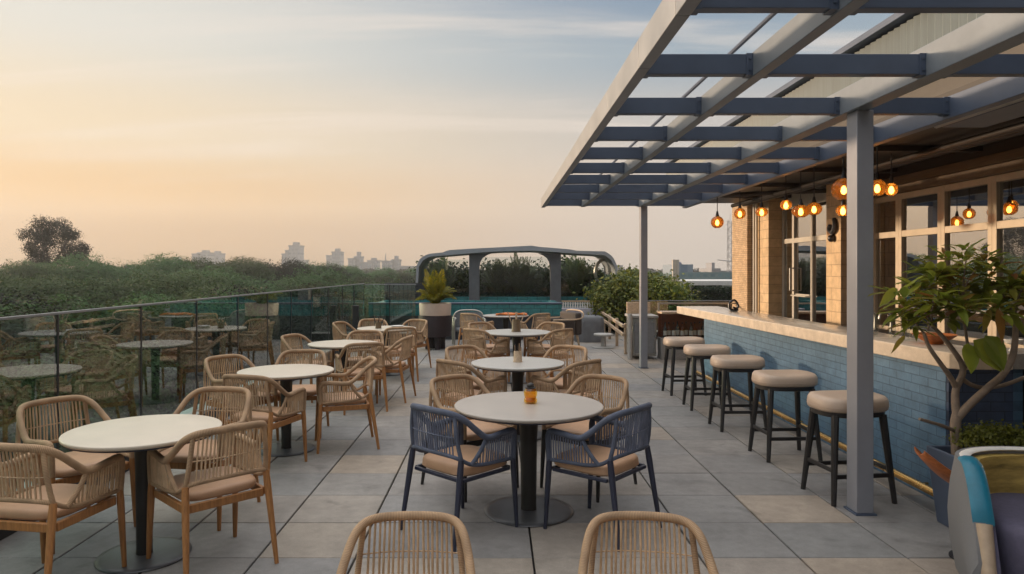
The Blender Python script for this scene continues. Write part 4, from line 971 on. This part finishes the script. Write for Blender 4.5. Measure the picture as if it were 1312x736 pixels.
def tree_proto(seed, mat, per, ln, size, n, R0, H0, spread, trunk_r, zf, inner=.35):
    lb = lobeset(seed, n, R0, H0, spread)
    t = thing("park_tree", "x", "tree")
    crown(lb, per, ln, size, seed, inner).build("crown", mat, t, smooth=False)
    branches(H0, trunk_r, lb, seed, zf).build("trunk", MT["barkdark"], t)
    return t
protos = [
    (tree_proto(11, MT["leafdark"], 95, 17, .15, 9, 4.6, 10.4, .72, .30, 6.5), 13.6, "broad dark green park tree in the wood beyond the glass railing"),
    (tree_proto(12, MT["leafmid"], 95, 17, .15, 8, 4.2, 9.6, .75, .28, 6.0), 12.4, "brighter mid green park tree in the wood beyond the glass railing"),
    (tree_proto(13, MT["leafdark"], 85, 17, .155, 11, 5.2, 10.0, .80, .32, 6.0), 13.2, "wide crowned dark park tree in the wood beyond the glass railing"),
    (tree_proto(14, MT["leafbrown"], 95, 17, .145, 8, 4.0, 9.8, .78, .26, 6.0), 12.6, "olive brown park tree in the wood beyond the glass railing"),
]
GTR = "park trees beyond the glass railing"
spots = []
g = random.Random(31)
# far to near rows; (px, depth, crown top py)
for px, D, py, k in ((-22, 76, 344, 2), (24, 80, 340, 0), (72, 86, 342, 2), (118, 98, 345, 0), (160, 84, 332.5, 2), (207, 96, 342, 0), (244, 114, 351, 1), (296, 92, 333.5, 0), (344, 98, 338, 2), (390, 112, 343, 0),
                     (410, 122, 341, 2), (436, 130, 343.5, 0), (468, 142, 346, 2), (504, 152, 348.5, 0), (540, 160, 347, 2),
                     (-44, 50, 352, 0), (34, 54, 363, 2), (116, 56, 376, 1), (186, 54, 354, 0), (264, 62, 362, 1), (340, 66, 350, 2), (398, 76, 362, 3), (446, 84, 358, 0), (494, 92, 359, 2),
                     (-90, 30, 392, 0), (-20, 28, 404, 2), (40, 30, 398, 1), (96, 33, 392, 0), (150, 34, 396, 2), (200, 36, 388, 1), (252, 38, 384, 0), (300, 40, 380, 3), (346, 42, 376, 0), (390, 46, 374, 2), (436, 50, 372, 0),
                     (-60, 19, 470, 2), (30, 19.5, 462, 0), (120, 21, 452, 1), (200, 23, 440, 0), (280, 26, 425, 2), (340, 28, 415, 0), (400, 30, 408, 1), (470, 60, 372, 2),
                     (600, 160, 349, 2), (700, 150, 350, 0), (800, 140, 351, 2), (830, 120, 353, 0), (880, 170, 352, 2), (930, 160, 353, 0), (985, 170, 352, 2)):
    v = at(px, py, D); spots.append((v.x, v.y, v.z, k))
spots += [(-29, 19.5, 4.4, 2), (-29.5, 25.0, 4.3, 0)]  # unseen trees added beyond the left edge to shade the bar front
first = set()
for (x, y, z, k) in spots:
    p, h0, lab = protos[k]
    o = p if k not in first else copy_tree(p)
    first.add(k)
    s = (z + 13) / h0; w = s * g.uniform(.9, 1.25)
    place(o, (x, y, -13), g.uniform(0, 6.28), lab, GTR, (w, w, s))
# the tall open crowned tree standing out against the glow
t = thing("tall_tree", "tall open crowned tree standing high above the wood against the sunset", "tree")
tp = at(70, 281, 88); H = tp.z + 13; kx = 88 / F
lbx = []
for px, py, rx, rz in ((70, 291, 20, 9), (48, 303, 14, 8), (92, 303, 15, 8), (36, 318, 10, 6), (100, 320, 12, 7), (66, 312, 18, 9), (82, 322, 14, 8), (52, 324, 12, 7), (110, 327, 7, 4), (44, 334, 15, 7), (74, 333, 16, 8), (100, 334, 13, 6), (60, 300, 10, 8), (80, 300, 9, 7)):
    for q in range(2):
        v = at(px, py, 88); lbx.append(((v.x - tp.x + g.uniform(-.6, .6), g.uniform(-2.0, 2.0), v.z + 13), (rx * kx * .8, rx * kx * .8, rz * kx * 1.45)))
crown(lbx, 58, 14, .17, 44, .3).build("crown", MT["leafdark"], t, smooth=False)
branches(H, .30, lbx[::4], 45, H - 6.0).build("trunk", MT["barkdark"], t); t.location = (tp.x, 88, -13)
# the far wood as one mass
mb = MB(); g2 = random.Random(77)
for k in range(1000):
    D = g2.uniform(150, 540); tx = g2.uniform(-1.05, .75); X = tx * D
    zt = CAM_H + (347 - g2.uniform(344, 353)) * D / F if D > 300 else CAM_H + (347 - g2.uniform(350, 360)) * D / F
    r = g2.uniform(4, 8)
    for q in range(190):
        d = Vector((g2.gauss(0, 1), g2.gauss(0, 1), abs(g2.gauss(0, 1)))).normalized()
        leafquad(mb, Vector((X + d.x * r, D + d.y * r, zt - r * .7 + d.z * r * .7)), g2.uniform(.45, 1.0) * (1 + D / 450), g2, .7, flat=1)
tag(mb.build("far_wood", MT["leafdark"], smooth=False), "far hazy wood stretching to the city skyline", "wood", kind="stuff")

# shrubs on the terrace
def shrub(name, label, x, y, h, w, mat, seed, size=.11, per=150, ln=7, upright=False, z0=0.0, group=None):
    t = thing(name, label, "shrub", (x, y, z0), 0, group); gg = random.Random(seed); lb = []; st = MB()
    n = 7 if upright else 9
    for k in range(n):
        a = 2 * PI * k / n + gg.uniform(-.3, .3); d = w * gg.uniform(.12, .36); hh = h * gg.uniform(.62, .93)
        p = Vector((d * math.cos(a), d * math.sin(a), hh))
        if upright:
            for q in (.35, .6, .85): lb.append(((p.x * q * 1.1, p.y * q * 1.1, hh * q), (w * .17, w * .17, h * .16)))
            lb.append(((p.x, p.y, hh * .97), (w * .10, w * .10, h * .10)))
        else:
            lb.append(((p.x, p.y, hh * .86), (w * .2, w * .2, h * .16))); lb.append(((p.x * 1.25, p.y * 1.25, hh * .5), (w * .22, w * .22, h * .2)))
        st.tube(catmull([(p.x * .15, p.y * .15, 0), (p.x * .5, p.y * .5, hh * .5), p], 4), [.022, .006], 6)
    crown(lb, per, ln, size, seed, .3).build("foliage", mat, t, smooth=False); st.build("stems", MT["barkdark"], t)
GS1 = "dark upright shrubs behind the glass pavilion"
for i, (px, py, w, lab) in enumerate(((549, 334, 1.0, "dark feathery shrub behind the left end of the glass pavilion"), (572, 333, 1.3, "dark bushy shrub behind the left glass pane of the pavilion"), (592, 337, 1.0, "dark shrub just left of the left pavilion pillar"), (628, 336, 1.0, "narrow dark shrub just right of the left pavilion pillar"),
                       (657, 331, 1.35, "big dark shrub in the middle of the pavilion"), (676, 335, 1.1, "dark shrub right of the big middle one in the pavilion"), (694, 337, .9, "slim dark shrub just left of the right pavilion pillar"), (733, 329, 1.4, "big dark shrub right of the right pavilion pillar"), (757, 336, 1.1, "dark shrub by the ring at the right end of the pavilion"))):
    v = at(px, py, 23.2 + .5 * (i % 2)); shrub("upright_shrub", lab, v.x, v.y, v.z, w, MT["leafyew"], 50 + i, .12, 330, 10, True, 0, GS1)
for i, (px, py, lab) in enumerate(((566, 329, "spiky palm behind the left glass pane of the pavilion"), (640, 330, "spiky palm between the left pavilion pillar and the big dark shrub"), (668, 326, "tallest spiky palm in the middle of the pavilion"), (738, 325, "spiky palm right of the right pavilion pillar"))):
    v = at(px, py, 22.3 + .3 * (i % 2)); t = thing("palm_shrub", lab, "palm", (v.x, v.y, 0), i * 1.1, "palms behind the glass pavilion")
    frond_mesh(60 + i, 26, 1.1, 1.5, v.z - 1.45, .12, .6, .016, .3).build("fronds", MT["palmdark"], t, smooth=False)
    st_ = MB(); st_.tube([(0, 0, 0), (.03, .02, v.z - 1.4)], [.07, .05], 8); st_.build("trunk", MT["barkdark"], t)
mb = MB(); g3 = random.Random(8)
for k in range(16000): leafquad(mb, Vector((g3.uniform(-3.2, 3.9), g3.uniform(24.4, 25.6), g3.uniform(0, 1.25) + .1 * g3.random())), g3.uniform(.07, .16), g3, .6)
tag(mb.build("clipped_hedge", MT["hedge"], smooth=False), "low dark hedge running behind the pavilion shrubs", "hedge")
GS2 = "yellow green shrubs right of the pavilion"
for i, (px, Y, py, w, lab) in enumerate(((775, 18.6, 362, 1.0, "low yellowish shrub beside the grey tarpaulin covered grill"), (797, 18.9, 345, 1.3, "bushy green shrub left of the far pergola post"), (806, 19.8, 334, 1.2, "tallest green shrub just left of the far pergola post"), (829, 18.4, 352, 1.3, "dense green shrub right behind the far pergola post"),
                         (843, 18.9, 336, 1.3, "tall loose green shrub right of the far pergola post"), (858, 18.2, 350, 1.1, "yellow green shrub next to the white column"), (782, 20.4, 350, 1.2, "dark green shrub behind the yellowish ones near the pavilion ring"), (866, 19.6, 366, 1.0, "low green shrub below the white column"))):
    v = at(px, py, Y); shrub("leafy_shrub", lab, v.x, v.y, v.z, w, MT["leafshrub"] if i not in (6,) else MT["leafyew"], 80 + i, .10, 320, 9, False, 0, GS2)
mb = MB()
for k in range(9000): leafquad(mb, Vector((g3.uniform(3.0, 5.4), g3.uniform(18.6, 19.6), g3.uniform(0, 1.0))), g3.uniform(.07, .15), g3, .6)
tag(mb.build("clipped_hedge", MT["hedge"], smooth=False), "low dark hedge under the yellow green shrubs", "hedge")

# potted tree by the bar end
YT = 4.42
t = thing("potted_tree", "small crooked potted tree with big glossy leaves at the bar end", "tree", (0, 0, 0))
mb = MB()
def q(px, py, dy=0): return at(px, py, YT + dy)
def limb(P, r0, r1): mb.tube(catmull(P, 5), [r0, r1], 10)
base = q(1226, 578); limb([Vector((base.x, YT, .47)), base, q(1225, 560), q(1224, 545), q(1226, 532)], .034, .031)
limb([q(1226, 534), q(1224, 515, .02), q(1225, 498, .03), q(1233, 480, .04), q(1232, 466, .05), q(1222, 450, .04), q(1208, 432, .04), q(1194, 417, .03)], .026, .012)
limb([q(1225, 497, .03), q(1216, 481, 0), q(1202, 462, -.03), q(1190, 444, -.05), q(1184, 428, -.06)], .018, .011)
limb([q(1226, 536), q(1243, 518, -.03), q(1266, 497, -.06), q(1285, 480, -.06), q(1297, 458, -.04), q(1301, 430, -.02), q(1300, 408, 0)], .027, .016)
limb([q(1233, 486, .04), q(1246, 494, .06), q(1262, 497, .08), q(1285, 494, .1), q(1318, 482, .12)], .015, .012)
limb([q(1225, 553), q(1208, 546, -.06), q(1192, 541, -.10), q(1178, 537, -.13)], .012, .009)
limb([q(1234, 478, .04), q(1240, 455, .08), q(1238, 430, .1), q(1232, 400, .1)], .014, .006)
limb([q(1300, 412, 0), q(1290, 385, .05), q(1270, 365, .08)], .010, .005)
for a, b in (((1194, 417), (1165, 390)), ((1194, 417), (1200, 380)), ((1184, 428), (1160, 410)), ((1232, 400), (1215, 360)), ((1232, 400), (1250, 345)), ((1300, 408), (1310, 370)), ((1232, 400), (1238, 330))):
    p0, p1 = q(*a, .05), q(*b, g.uniform(-.15, .2)); mb.tube(catmull([p0, p0.lerp(p1, .5) + Vector((g.uniform(-.03, .03), 0, .03)), p1], 4), [.008, .003], 6)
mb.build("trunk", MT["bark"], t)
lf = MB(); gl_ = random.Random(12)
def bigleaf(c, d, L, W, droop, up=None):
    """one leaf: folded blade of six cross sections, pointed tip, bending down"""
    d = d.normalized(); up = up or Vector((0, 0, 1)); sd = d.cross(up)
    if sd.length < .05: sd = Vector((1, 0, 0))
    sd.normalize(); n = sd.cross(d); vs = []; fs = []
    m = 7
    for i in range(m):
        u = i / (m - 1); w = W * .5 * (math.sin(PI * min(1, u ** .8)) ** .8 if 0 < u < 1 else .02)
        mid = c + d * (L * u) - Vector((0, 0, 1)) * (droop * L * u * u)
        e = n * (w * .35 + .004 * math.sin(u * 9))
        vs += [mid - sd * w + e, mid, mid + sd * w + e]
        if i:
            o = (i - 1) * 3; fs += [(o, o + 1, o + 4, o + 3), (o + 1, o + 2, o + 5, o + 4)]
    lf.add(vs, fs)
def rosette(px, py, dy, n, L, tilt=.35):
    c = q(px, py, dy)
    for k in range(n):
        a = 2 * PI * k / n + gl_.uniform(-.35, .35); d = Vector((math.cos(a), math.sin(a), gl_.uniform(-.25, .7) * (1 + tilt)))
        bigleaf(c + d * .02, d, 1.14 * L * gl_.uniform(.7, 1.15), L * gl_.uniform(.26, .40), gl_.uniform(.05, .5))
for (px, py, dy, n, L) in [(a_ + gl_.uniform(-9, 9) * e_, b_ + gl_.uniform(-9, 9) * e_, c_ + gl_.uniform(-.12, .12) * e_, d_, f_ * (1 - .1 * e_)) for e_ in (0, 1) for a_, b_, c_, d_, f_ in ((1238, 322, .05, 5, .12), (1206, 334, .08, 6, .13), (1280, 342, .05, 6, .14), (1262, 336, .12, 5, .12), (1296, 352, .05, 6, .15), (1150, 378, -.05, 6, .16), (1165, 392, .1, 8, .17), (1178, 372, 0, 9, .17), (1190, 355, .1, 9, .16), (1200, 388, -.1, 10, .18), (1205, 352, .0, 8, .15), (1215, 372, .15, 10, .18), (1222, 348, .1, 8, .14), (1226, 392, -.12, 9, .18), (1240, 366, .05, 9, .17),
                            (1238, 336, .05, 6, .13), (1252, 352, .1, 7, .13), (1262, 378, .05, 8, .17), (1276, 396, -.1, 7, .18), (1290, 372, .05, 8, .17), (1304, 382, 0, 8, .18), (1306, 360, .1, 7, .15), (1186, 408, .05, 8, .16), (1214, 412, .05, 7, .16), (1172, 418, .1, 6, .13), (1248, 402, .12, 7, .16), (1155, 402, .05, 6, .14), (1318, 398, .05, 8, .18), (1270, 356, .1, 6, .12), (1284, 412, .12, 6, .15), (1196, 330, .1, 4, .10), (1258, 330, .15, 4, .10))]:
    rosette(px, py, dy, n, L)
for px, py, dx, L, W in ((1247, 436, .5, .20, .15), (1262, 430, .2, .19, .14), (1240, 440, -.1, .16, .11), (1278, 395, -.1, .19, .06), (1290, 396, .3, .18, .055), (1268, 396, -.4, .15, .05), (1150, 370, -1, .16, .06), (1160, 430, -.8, .14, .03)):
    bigleaf(q(px, py, -.12), Vector((dx, -.25, -.55)), L, W, .25, Vector((0, -1, .3)))
lf.build("leaves", MT["plumeria"], t, angle=60)
mb = MB(); bx, by = base.x + .06, YT + .02
mb.loft([[(3.165 + sx * (w + .05), by + sy * w * .95, z) for sx, sy in ((-1, -1), (1, -1), (1, 1), (-1, 1))] for w, z in ((.17, .0), (.215, .48), (.215, .50), (.19, .50), (.185, .44))]); pb = mb.build("pot", MT["steelblue"], t, bevel=.006)
mb = MB(); mb.box(2.94, 3.39, by - .17, by + .17, .43, .445); mb.build("soil", MT["soil"], t)
t = thing("lime_bush", "small rounded lime green bush in the tree pot behind the tub chair", "bush", (3.17, 4.36, .46)); t.scale = (1.25, 1.2, 1.3)
lb = []
for k in range(14):
    a = k * 2.4; d = .13 * math.sqrt((k + .5) / 14); lb.append(((d * math.cos(a) * 1.35, d * math.sin(a) * .8, .10 + .05 * (1 - d / .14)), (.05, .045, .045)))
crown(lb, 26000, 7, .017, 91, .4).build("foliage", MT["bush"], t, smooth=False)
mb = MB()
for k in range(7): mb.tube([(0, 0, 0), (.06 * math.cos(k), .05 * math.sin(k), .12)], .004, 5)
mb.build("stems", MT["barkdark"], t)

# ================================================================== the city far off
FA = facade_mat("tower facade grey", (.33, .34, .37), (.16, .18, .22), 4.2, 3.6); FB = facade_mat("tower facade pale", (.42, .42, .43), (.20, .22, .26), 5.5, 3.4); FC = facade_mat("tower facade blue", (.22, .27, .33), (.12, .17, .23), 3.4, 4.0)
ROOF = M("tower roof plant", (.27, .27, .29), .7)
def tower(pxa, pxb, py, D, mat, label, crownk=0, depth=None):
    D = D * .5
    a = at(pxa, py, D); b = at(pxb, py, D); w = b.x - a.x; h = a.z + 13; dp = depth or max(14, w * .8)
    t = thing("city_tower", label, "tower", ((a.x + b.x) / 2, D, -13), 0, "towers of the far skyline")
    mb = MB(); mb.box(-w / 2, w / 2, 0, dp, 0, h - 1.2); body = mb.build("facade", mat, t, smooth=False)
    mb = MB(); mb.box(-w / 2 - .5, w / 2 + .5, -.5, dp + .5, h - 1.2, h - .0); mb.build("parapet", ROOF, t, smooth=False)
    if crownk: mb = MB(); mb.box(-w * .22, w * .25, dp * .2, dp * .7, h + .01, h + crownk); mb.build("roof_plant", ROOF, t, smooth=False)
    mb = MB()
    for k in range(1, 4): mb.box(-w / 2 + w * k / 4 - .35, -w / 2 + w * k / 4 + .35, -.7, -.02, 0, h - 2)
    mb.build("pilasters", ROOF, t, smooth=False)
    return t
for a in ((216, 230, 334, 1300, FB, "low pale block left of the twin towers on the skyline", 3), (230, 244, 337, 1320, FA, "low grey block touching the pale one on the skyline", 0), (246, 252.5, 325, 1250, FA, "thin grey slab at the left of the twin towers", 0), (252.8, 267, 323.5, 1260, FB, "broad pale tower of the twin towers", 2),
          (270, 281, 324.5, 1300, FA, "grey tower right of the broad twin tower", 2), (160, 176, 341, 1200, FB, "far left low white block above the trees", 0), (178, 187, 343, 1220, FA, "tiny grey block at the left of the skyline above the trees", 0), (310, 326, 344, 1300, FB, "long low pale block between the trees left of the stepped tower", 0), (196, 210, 342, 1250, FA, "low grey block beside the far left white one", 1),
          (361, 365.5, 325, 1290, FA, "lowest step of the stepped tower", 0), (365.5, 370, 320.5, 1285, FC, "middle step of the stepped tower", 0), (370, 384, 314.5, 1280, FA, "tallest tower of the skyline, with steps on its left", 3), (384.3, 390, 333, 1270, FB, "short block at the foot of the tallest tower", 0),
          (418, 424, 327, 1350, FB, "slim pale tower left of the square one", 0), (425, 436.5, 322.5, 1340, FA, "square grey tower in the middle of the skyline", 3), (446, 454, 331, 1200, FB, "pale shoulder block of the rounded top tower", 0), (453.8, 462, 328.5, 1210, FA, "stout tower with a cap left of the blue block", 4), (462.3, 472, 336, 1180, FC, "low blue block in the skyline", 0), (471, 484, 333.5, 1230, FB, "low pale block right of the blue one", 2),
          (489, 502, 334, 1150, FB, "wide pale block carrying a thin mast", 0), (502.2, 511, 332.5, 1160, FA, "grey block at the right end of the skyline", 3), (512, 530, 341, 1100, FA, "low grey roofs next to the glass pavilion", 0), (402, 412, 341, 1300, FC, "small blue block between the tall towers", 0),
          (884, 899, 349, 520, FC, "blue low rise left of the white flats", 0), (913, 921, 344, 480, FB, "white flats with dark windows left of the mast", 2), (921.3, 938, 347, 500, FA, "grey flats in front of the lattice mast", 0), (790, 797, 340, 900, FB, "pale tower between pavilion ring and shrubs", 0)):
    tower(*a)
v = at(494, 325, 577); mb = MB(); mb.tube([(v.x, 577, at(0, 334, 577).z + .05), (v.x, 577, v.z)], [.7, .25], 6); tag(mb.build("radio_mast", ROOF), "thin radio mast on the wide pale block", "mast")
# neighbouring roof beyond the bar
t = thing("neighbour_pavilion", "neighbouring low building with white roof edge, columns and dark glazing", "building")
D = 36; f1 = lambda px, py: at(px, py, D)
a = f1(859, 360); b = f1(990, 366)
mb = MB(); mb.box(a.x, b.x, D, D + 6, b.z, a.z); mb.build("roof_slab", MT["white"], t, bevel=.02)
for px in (862, 866.5):
    p = f1(px, 333); mb = MB(); mb.box(p.x - .07, p.x + .07, D - .3, D - .12, -1.2, p.z); mb.build("column", MT["frame2"], t)
for px in (886, 906, 921):
    p = f1(px, 366); mb = MB(); mb.box(p.x - .05, p.x + .05, D + .2, D + .3, -1.2, b.z - .01); mb.build("slim_post", MT["frame2"], t)
mb = MB(); mb.box(a.x + .1, b.x, D + .6, D + .65, -1.2, b.z - .01); mb.build("dark_glazing", MT["winglass"], t, smooth=False)
mb = MB(); mb.box(a.x, b.x, D + 3.5, D + 6, -1.2, b.z - .01); mb.build("core_wall", MT["dark"], t, smooth=False)
p1, p2 = f1(873, 366), f1(880, 390)
mb = MB(); mb.box(p1.x, p2.x, D + .1, D + .14, p2.z, p1.z - .02); mb.build("teal_curtain", MT["tealtiley"], t)
mb = MB(); mb.box(a.x - 3, b.x + 2, D - 2, D + 9, -13, -1.25); mb.build("lower_storeys", MT["terracewall"], t, smooth=False)
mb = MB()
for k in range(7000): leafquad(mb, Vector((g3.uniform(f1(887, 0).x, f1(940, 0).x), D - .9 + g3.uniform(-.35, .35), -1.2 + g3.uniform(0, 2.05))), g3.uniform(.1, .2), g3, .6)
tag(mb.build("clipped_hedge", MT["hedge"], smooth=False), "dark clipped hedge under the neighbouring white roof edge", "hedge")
t = thing("glass_office", "low teal glass office with a blue dome on its roof", "building"); D = 150
a = at(866, 339, D); b = at(888, 349, D); c = at(940, 366, D)
mb = MB(); mb.box(a.x, b.x, D, D + 12, -13, a.z); mb.build("upper_block", FC, t, smooth=False)
mb = MB(); mb.box(at(860, 0, D - 2).x, c.x, D - 2.2, D - .1, -13, b.z); mb.build("lower_block", facade_mat("teal office facade", (.16, .25, .27), (.10, .19, .22), 1.6, 1.3), t, smooth=False)
mb = MB(); dm = at(876, 339.5, D); mb.sphere((dm.x, D + 5, dm.z), 1.0, 18, 10, .8); mb.build("roof_dome", MT["bluecord"], t)
t = thing("lattice_mast", "tall thin lattice mast beside the brick pier, faint in the haze", "mast"); D = 190
p = at(935.5, 283, D); hh = p.z + 13; t.location = (p.x, D, -13)
mb = MB(); ww = .75
for sx in (-1, 1):
    for sy in (-1, 1): mb.tube([(sx * ww, sy * ww, 0), (sx * ww * .7, sy * ww * .7, hh)], .09, 5)
for k in range(24):
    z0, z1 = hh * k / 24, hh * (k + 1) / 24; s = 1 if k % 2 else -1
    for e in (-ww, ww):
        mb.tube([(s * ww * .9, e * .9, z0), (-s * ww * .9, e * .9, z1)], .055, 4); mb.tube([(e * .9, s * ww * .9, z0), (e * .9, -s * ww * .9, z1)], .055, 4)
mb.build("lattice", ROOF, t)
mb = MB(); mb.tube([(-3.5, 0, hh * .62), (1.2, 0, hh * .60)], .12, 5); mb.tube([(0, 0, hh), (0, 0, hh + 2)], .06, 5); mb.build("mast_arm", ROOF, t)

# ================================================================== haze, sky, sun, camera
mb = MB(); mb.box(-800, 800, -800, 800, -15, 75)
hz = newmat("evening haze"); m, nt, b = hz; nt.nodes.remove(b)
pv = nd(nt, "ShaderNodeVolumePrincipled"); pv.inputs["Color"].default_value = (.78, .82, .86, 1); pv.inputs["Density"].default_value = HAZE; pv.inputs["Anisotropy"].default_value = .3
nt.links.new(pv.outputs[0], nt.nodes["Material Output"].inputs["Volume"])
tag(mb.build("haze", m, smooth=False), kind="stuff")

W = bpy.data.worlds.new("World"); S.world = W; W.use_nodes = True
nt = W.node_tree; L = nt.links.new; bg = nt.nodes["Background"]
SUN = Vector((-.88, .44, .105)).normalized()
sky = nd(nt, "ShaderNodeTexSky", sky_type='NISHITA'); sky.sun_disc = False
sky.sun_elevation = math.asin(SUN.z); sky.sun_rotation = math.atan2(SUN.x, SUN.y); sky.air_density = 1.6; sky.dust_density = 3.5; sky.ozone_density = 1.2
tc = nd(nt, "ShaderNodeTexCoord"); sp = nd(nt, "ShaderNodeSeparateXYZ"); L(tc.outputs["Generated"], sp.inputs[0])
def ramp(stops, fac, interp='LINEAR'):
    r = nd(nt, "ShaderNodeValToRGB"); cr = r.color_ramp; cr.interpolation = interp
    while len(cr.elements) < len(stops): cr.elements.new(.5)
    for i, (p, c) in enumerate(stops): cr.elements[i].position = p; cr.elements[i].color = tuple(c) + (1,)
    L(fac, r.inputs[0]); return r.outputs[0]
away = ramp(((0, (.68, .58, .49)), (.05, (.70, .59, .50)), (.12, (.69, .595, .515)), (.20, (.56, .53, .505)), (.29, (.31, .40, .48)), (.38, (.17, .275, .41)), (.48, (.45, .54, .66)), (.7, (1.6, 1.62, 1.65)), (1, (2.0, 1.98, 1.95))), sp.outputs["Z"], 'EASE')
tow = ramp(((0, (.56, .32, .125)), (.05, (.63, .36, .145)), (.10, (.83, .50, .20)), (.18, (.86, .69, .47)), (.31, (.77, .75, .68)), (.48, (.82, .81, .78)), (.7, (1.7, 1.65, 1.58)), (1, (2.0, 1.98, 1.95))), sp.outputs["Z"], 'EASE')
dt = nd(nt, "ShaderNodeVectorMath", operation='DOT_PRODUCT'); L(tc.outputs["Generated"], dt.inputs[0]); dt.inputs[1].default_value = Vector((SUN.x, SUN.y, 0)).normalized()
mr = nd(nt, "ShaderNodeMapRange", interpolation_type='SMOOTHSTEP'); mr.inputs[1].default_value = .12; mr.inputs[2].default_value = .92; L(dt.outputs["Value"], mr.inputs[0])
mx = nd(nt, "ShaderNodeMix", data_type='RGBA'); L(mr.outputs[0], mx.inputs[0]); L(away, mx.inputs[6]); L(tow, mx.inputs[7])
# thin cirrus: noise on a flat layer high above
dv = nd(nt, "ShaderNodeMath", operation='ADD'); L(sp.outputs["Z"], dv.inputs[0]); dv.inputs[1].default_value = .10
vd = nd(nt, "ShaderNodeVectorMath", operation='DIVIDE'); L(tc.outputs["Generated"], vd.inputs[0])
cb = nd(nt, "ShaderNodeCombineXYZ"); L(dv.outputs[0], cb.inputs[0]); L(dv.outputs[0], cb.inputs[1]); L(dv.outputs[0], cb.inputs[2]); L(cb.outputs[0], vd.inputs[1])
mp = nd(nt, "ShaderNodeMapping"); mp.inputs["Scale"].default_value = (.42, 2.1, 0); mp.inputs["Rotation"].default_value = (0, 0, math.radians(8)); mp.inputs["Location"].default_value = (CLOUD[0], CLOUD[1], 0); L(vd.outputs[0], mp.inputs[0])
cn = nd(nt, "ShaderNodeTexNoise"); cn.inputs["Scale"].default_value = .9; cn.inputs["Detail"].default_value = 9; cn.inputs["Roughness"].default_value = .56; cn.inputs["Distortion"].default_value = .5; L(mp.outputs[0], cn.inputs["Vector"])
cr_ = nd(nt, "ShaderNodeMapRange", interpolation_type='SMOOTHSTEP'); cr_.inputs[1].default_value = .48; cr_.inputs[2].default_value = .72; cr_.inputs[3].default_value = 0; cr_.inputs[4].default_value = .6; L(cn.outputs["Fac"], cr_.inputs[0])
zf = nd(nt, "ShaderNodeMapRange", interpolation_type='SMOOTHSTEP'); zf.inputs[1].default_value = .08; zf.inputs[2].default_value = .22; L(sp.outputs["Z"], zf.inputs[0])
cm = nd(nt, "ShaderNodeMath", operation='MULTIPLY'); L(cr_.outputs[0], cm.inputs[0]); L(zf.outputs[0], cm.inputs[1])
mc = nd(nt, "ShaderNodeMix", data_type='RGBA'); mc.inputs[7].default_value = (.92, .80, .70, 1); L(cm.outputs[0], mc.inputs[0]); L(mx.outputs[2], mc.inputs[6])
gd = nd(nt, "ShaderNodeVectorMath", operation='DOT_PRODUCT'); L(tc.outputs["Generated"], gd.inputs[0]); gd.inputs[1].default_value = SUN
gm = nd(nt, "ShaderNodeMath", operation='MAXIMUM'); L(gd.outputs["Value"], gm.inputs[0]); gm.inputs[1].default_value = 0
gp = nd(nt, "ShaderNodeMath", operation='POWER'); L(gm.outputs[0], gp.inputs[0]); gp.inputs[1].default_value = 60
gk = nd(nt, "ShaderNodeVectorMath", operation='SCALE'); gk.inputs[0].default_value = (1, .70, .42); 
gs = nd(nt, "ShaderNodeMath", operation='MULTIPLY'); L(gp.outputs[0], gs.inputs[0]); gs.inputs[1].default_value = 11; L(gs.outputs[0], gk.inputs["Scale"])
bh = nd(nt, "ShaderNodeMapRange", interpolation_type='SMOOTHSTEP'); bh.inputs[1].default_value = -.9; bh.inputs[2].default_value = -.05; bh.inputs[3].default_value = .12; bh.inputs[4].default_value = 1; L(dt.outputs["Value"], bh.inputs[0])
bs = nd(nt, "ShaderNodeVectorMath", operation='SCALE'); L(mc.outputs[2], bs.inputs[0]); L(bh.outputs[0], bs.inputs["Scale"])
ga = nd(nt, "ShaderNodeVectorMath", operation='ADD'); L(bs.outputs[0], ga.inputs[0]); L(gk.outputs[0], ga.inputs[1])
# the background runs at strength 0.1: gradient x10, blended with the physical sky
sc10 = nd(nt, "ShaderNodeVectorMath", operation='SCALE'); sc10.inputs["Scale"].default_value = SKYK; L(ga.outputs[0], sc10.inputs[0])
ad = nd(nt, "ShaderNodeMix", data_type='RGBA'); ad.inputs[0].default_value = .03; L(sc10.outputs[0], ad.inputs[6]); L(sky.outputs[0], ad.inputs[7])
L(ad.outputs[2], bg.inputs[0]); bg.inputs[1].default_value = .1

sl = bpy.data.lights.new("sun", 'SUN'); sl.energy = SUNE; sl.angle = math.radians(3); sl.color = (1, .74, .50)
so = bpy.data.objects.new("sun", sl); COL.objects.link(so); so.rotation_euler = SUN.to_track_quat('Z', 'Y').to_euler()

cd = bpy.data.cameras.new("camera"); cam = bpy.data.objects.new("camera", cd); COL.objects.link(cam)
cam.location = (0, 0, CAM_H); cam.rotation_euler = (PI / 2, 0, 0)
cd.sensor_width = 36; cd.lens = 36 * F / 1312; cd.clip_start = .05; cd.clip_end = 9000
cd.shift_x = (656 - CX) / 1312; cd.shift_y = -(368 - CY) / 1312
S.camera = cam
S.view_settings.view_transform = 'Standard'; S.view_settings.look = 'None'; S.view_settings.gamma = 1; S.view_settings.exposure = EXPO; S.view_settings.use_curve_mapping = False
S.render.engine = 'CYCLES'; cy = S.cycles
cy.use_denoising = True; cy.max_bounces = 8; cy.diffuse_bounces = 3; cy.glossy_bounces = 4; cy.transparent_max_bounces = 24; cy.volume_bounces = 0; cy.sample_clamp_indirect = 6; cy.caustics_reflective = False; cy.caustics_refractive = False
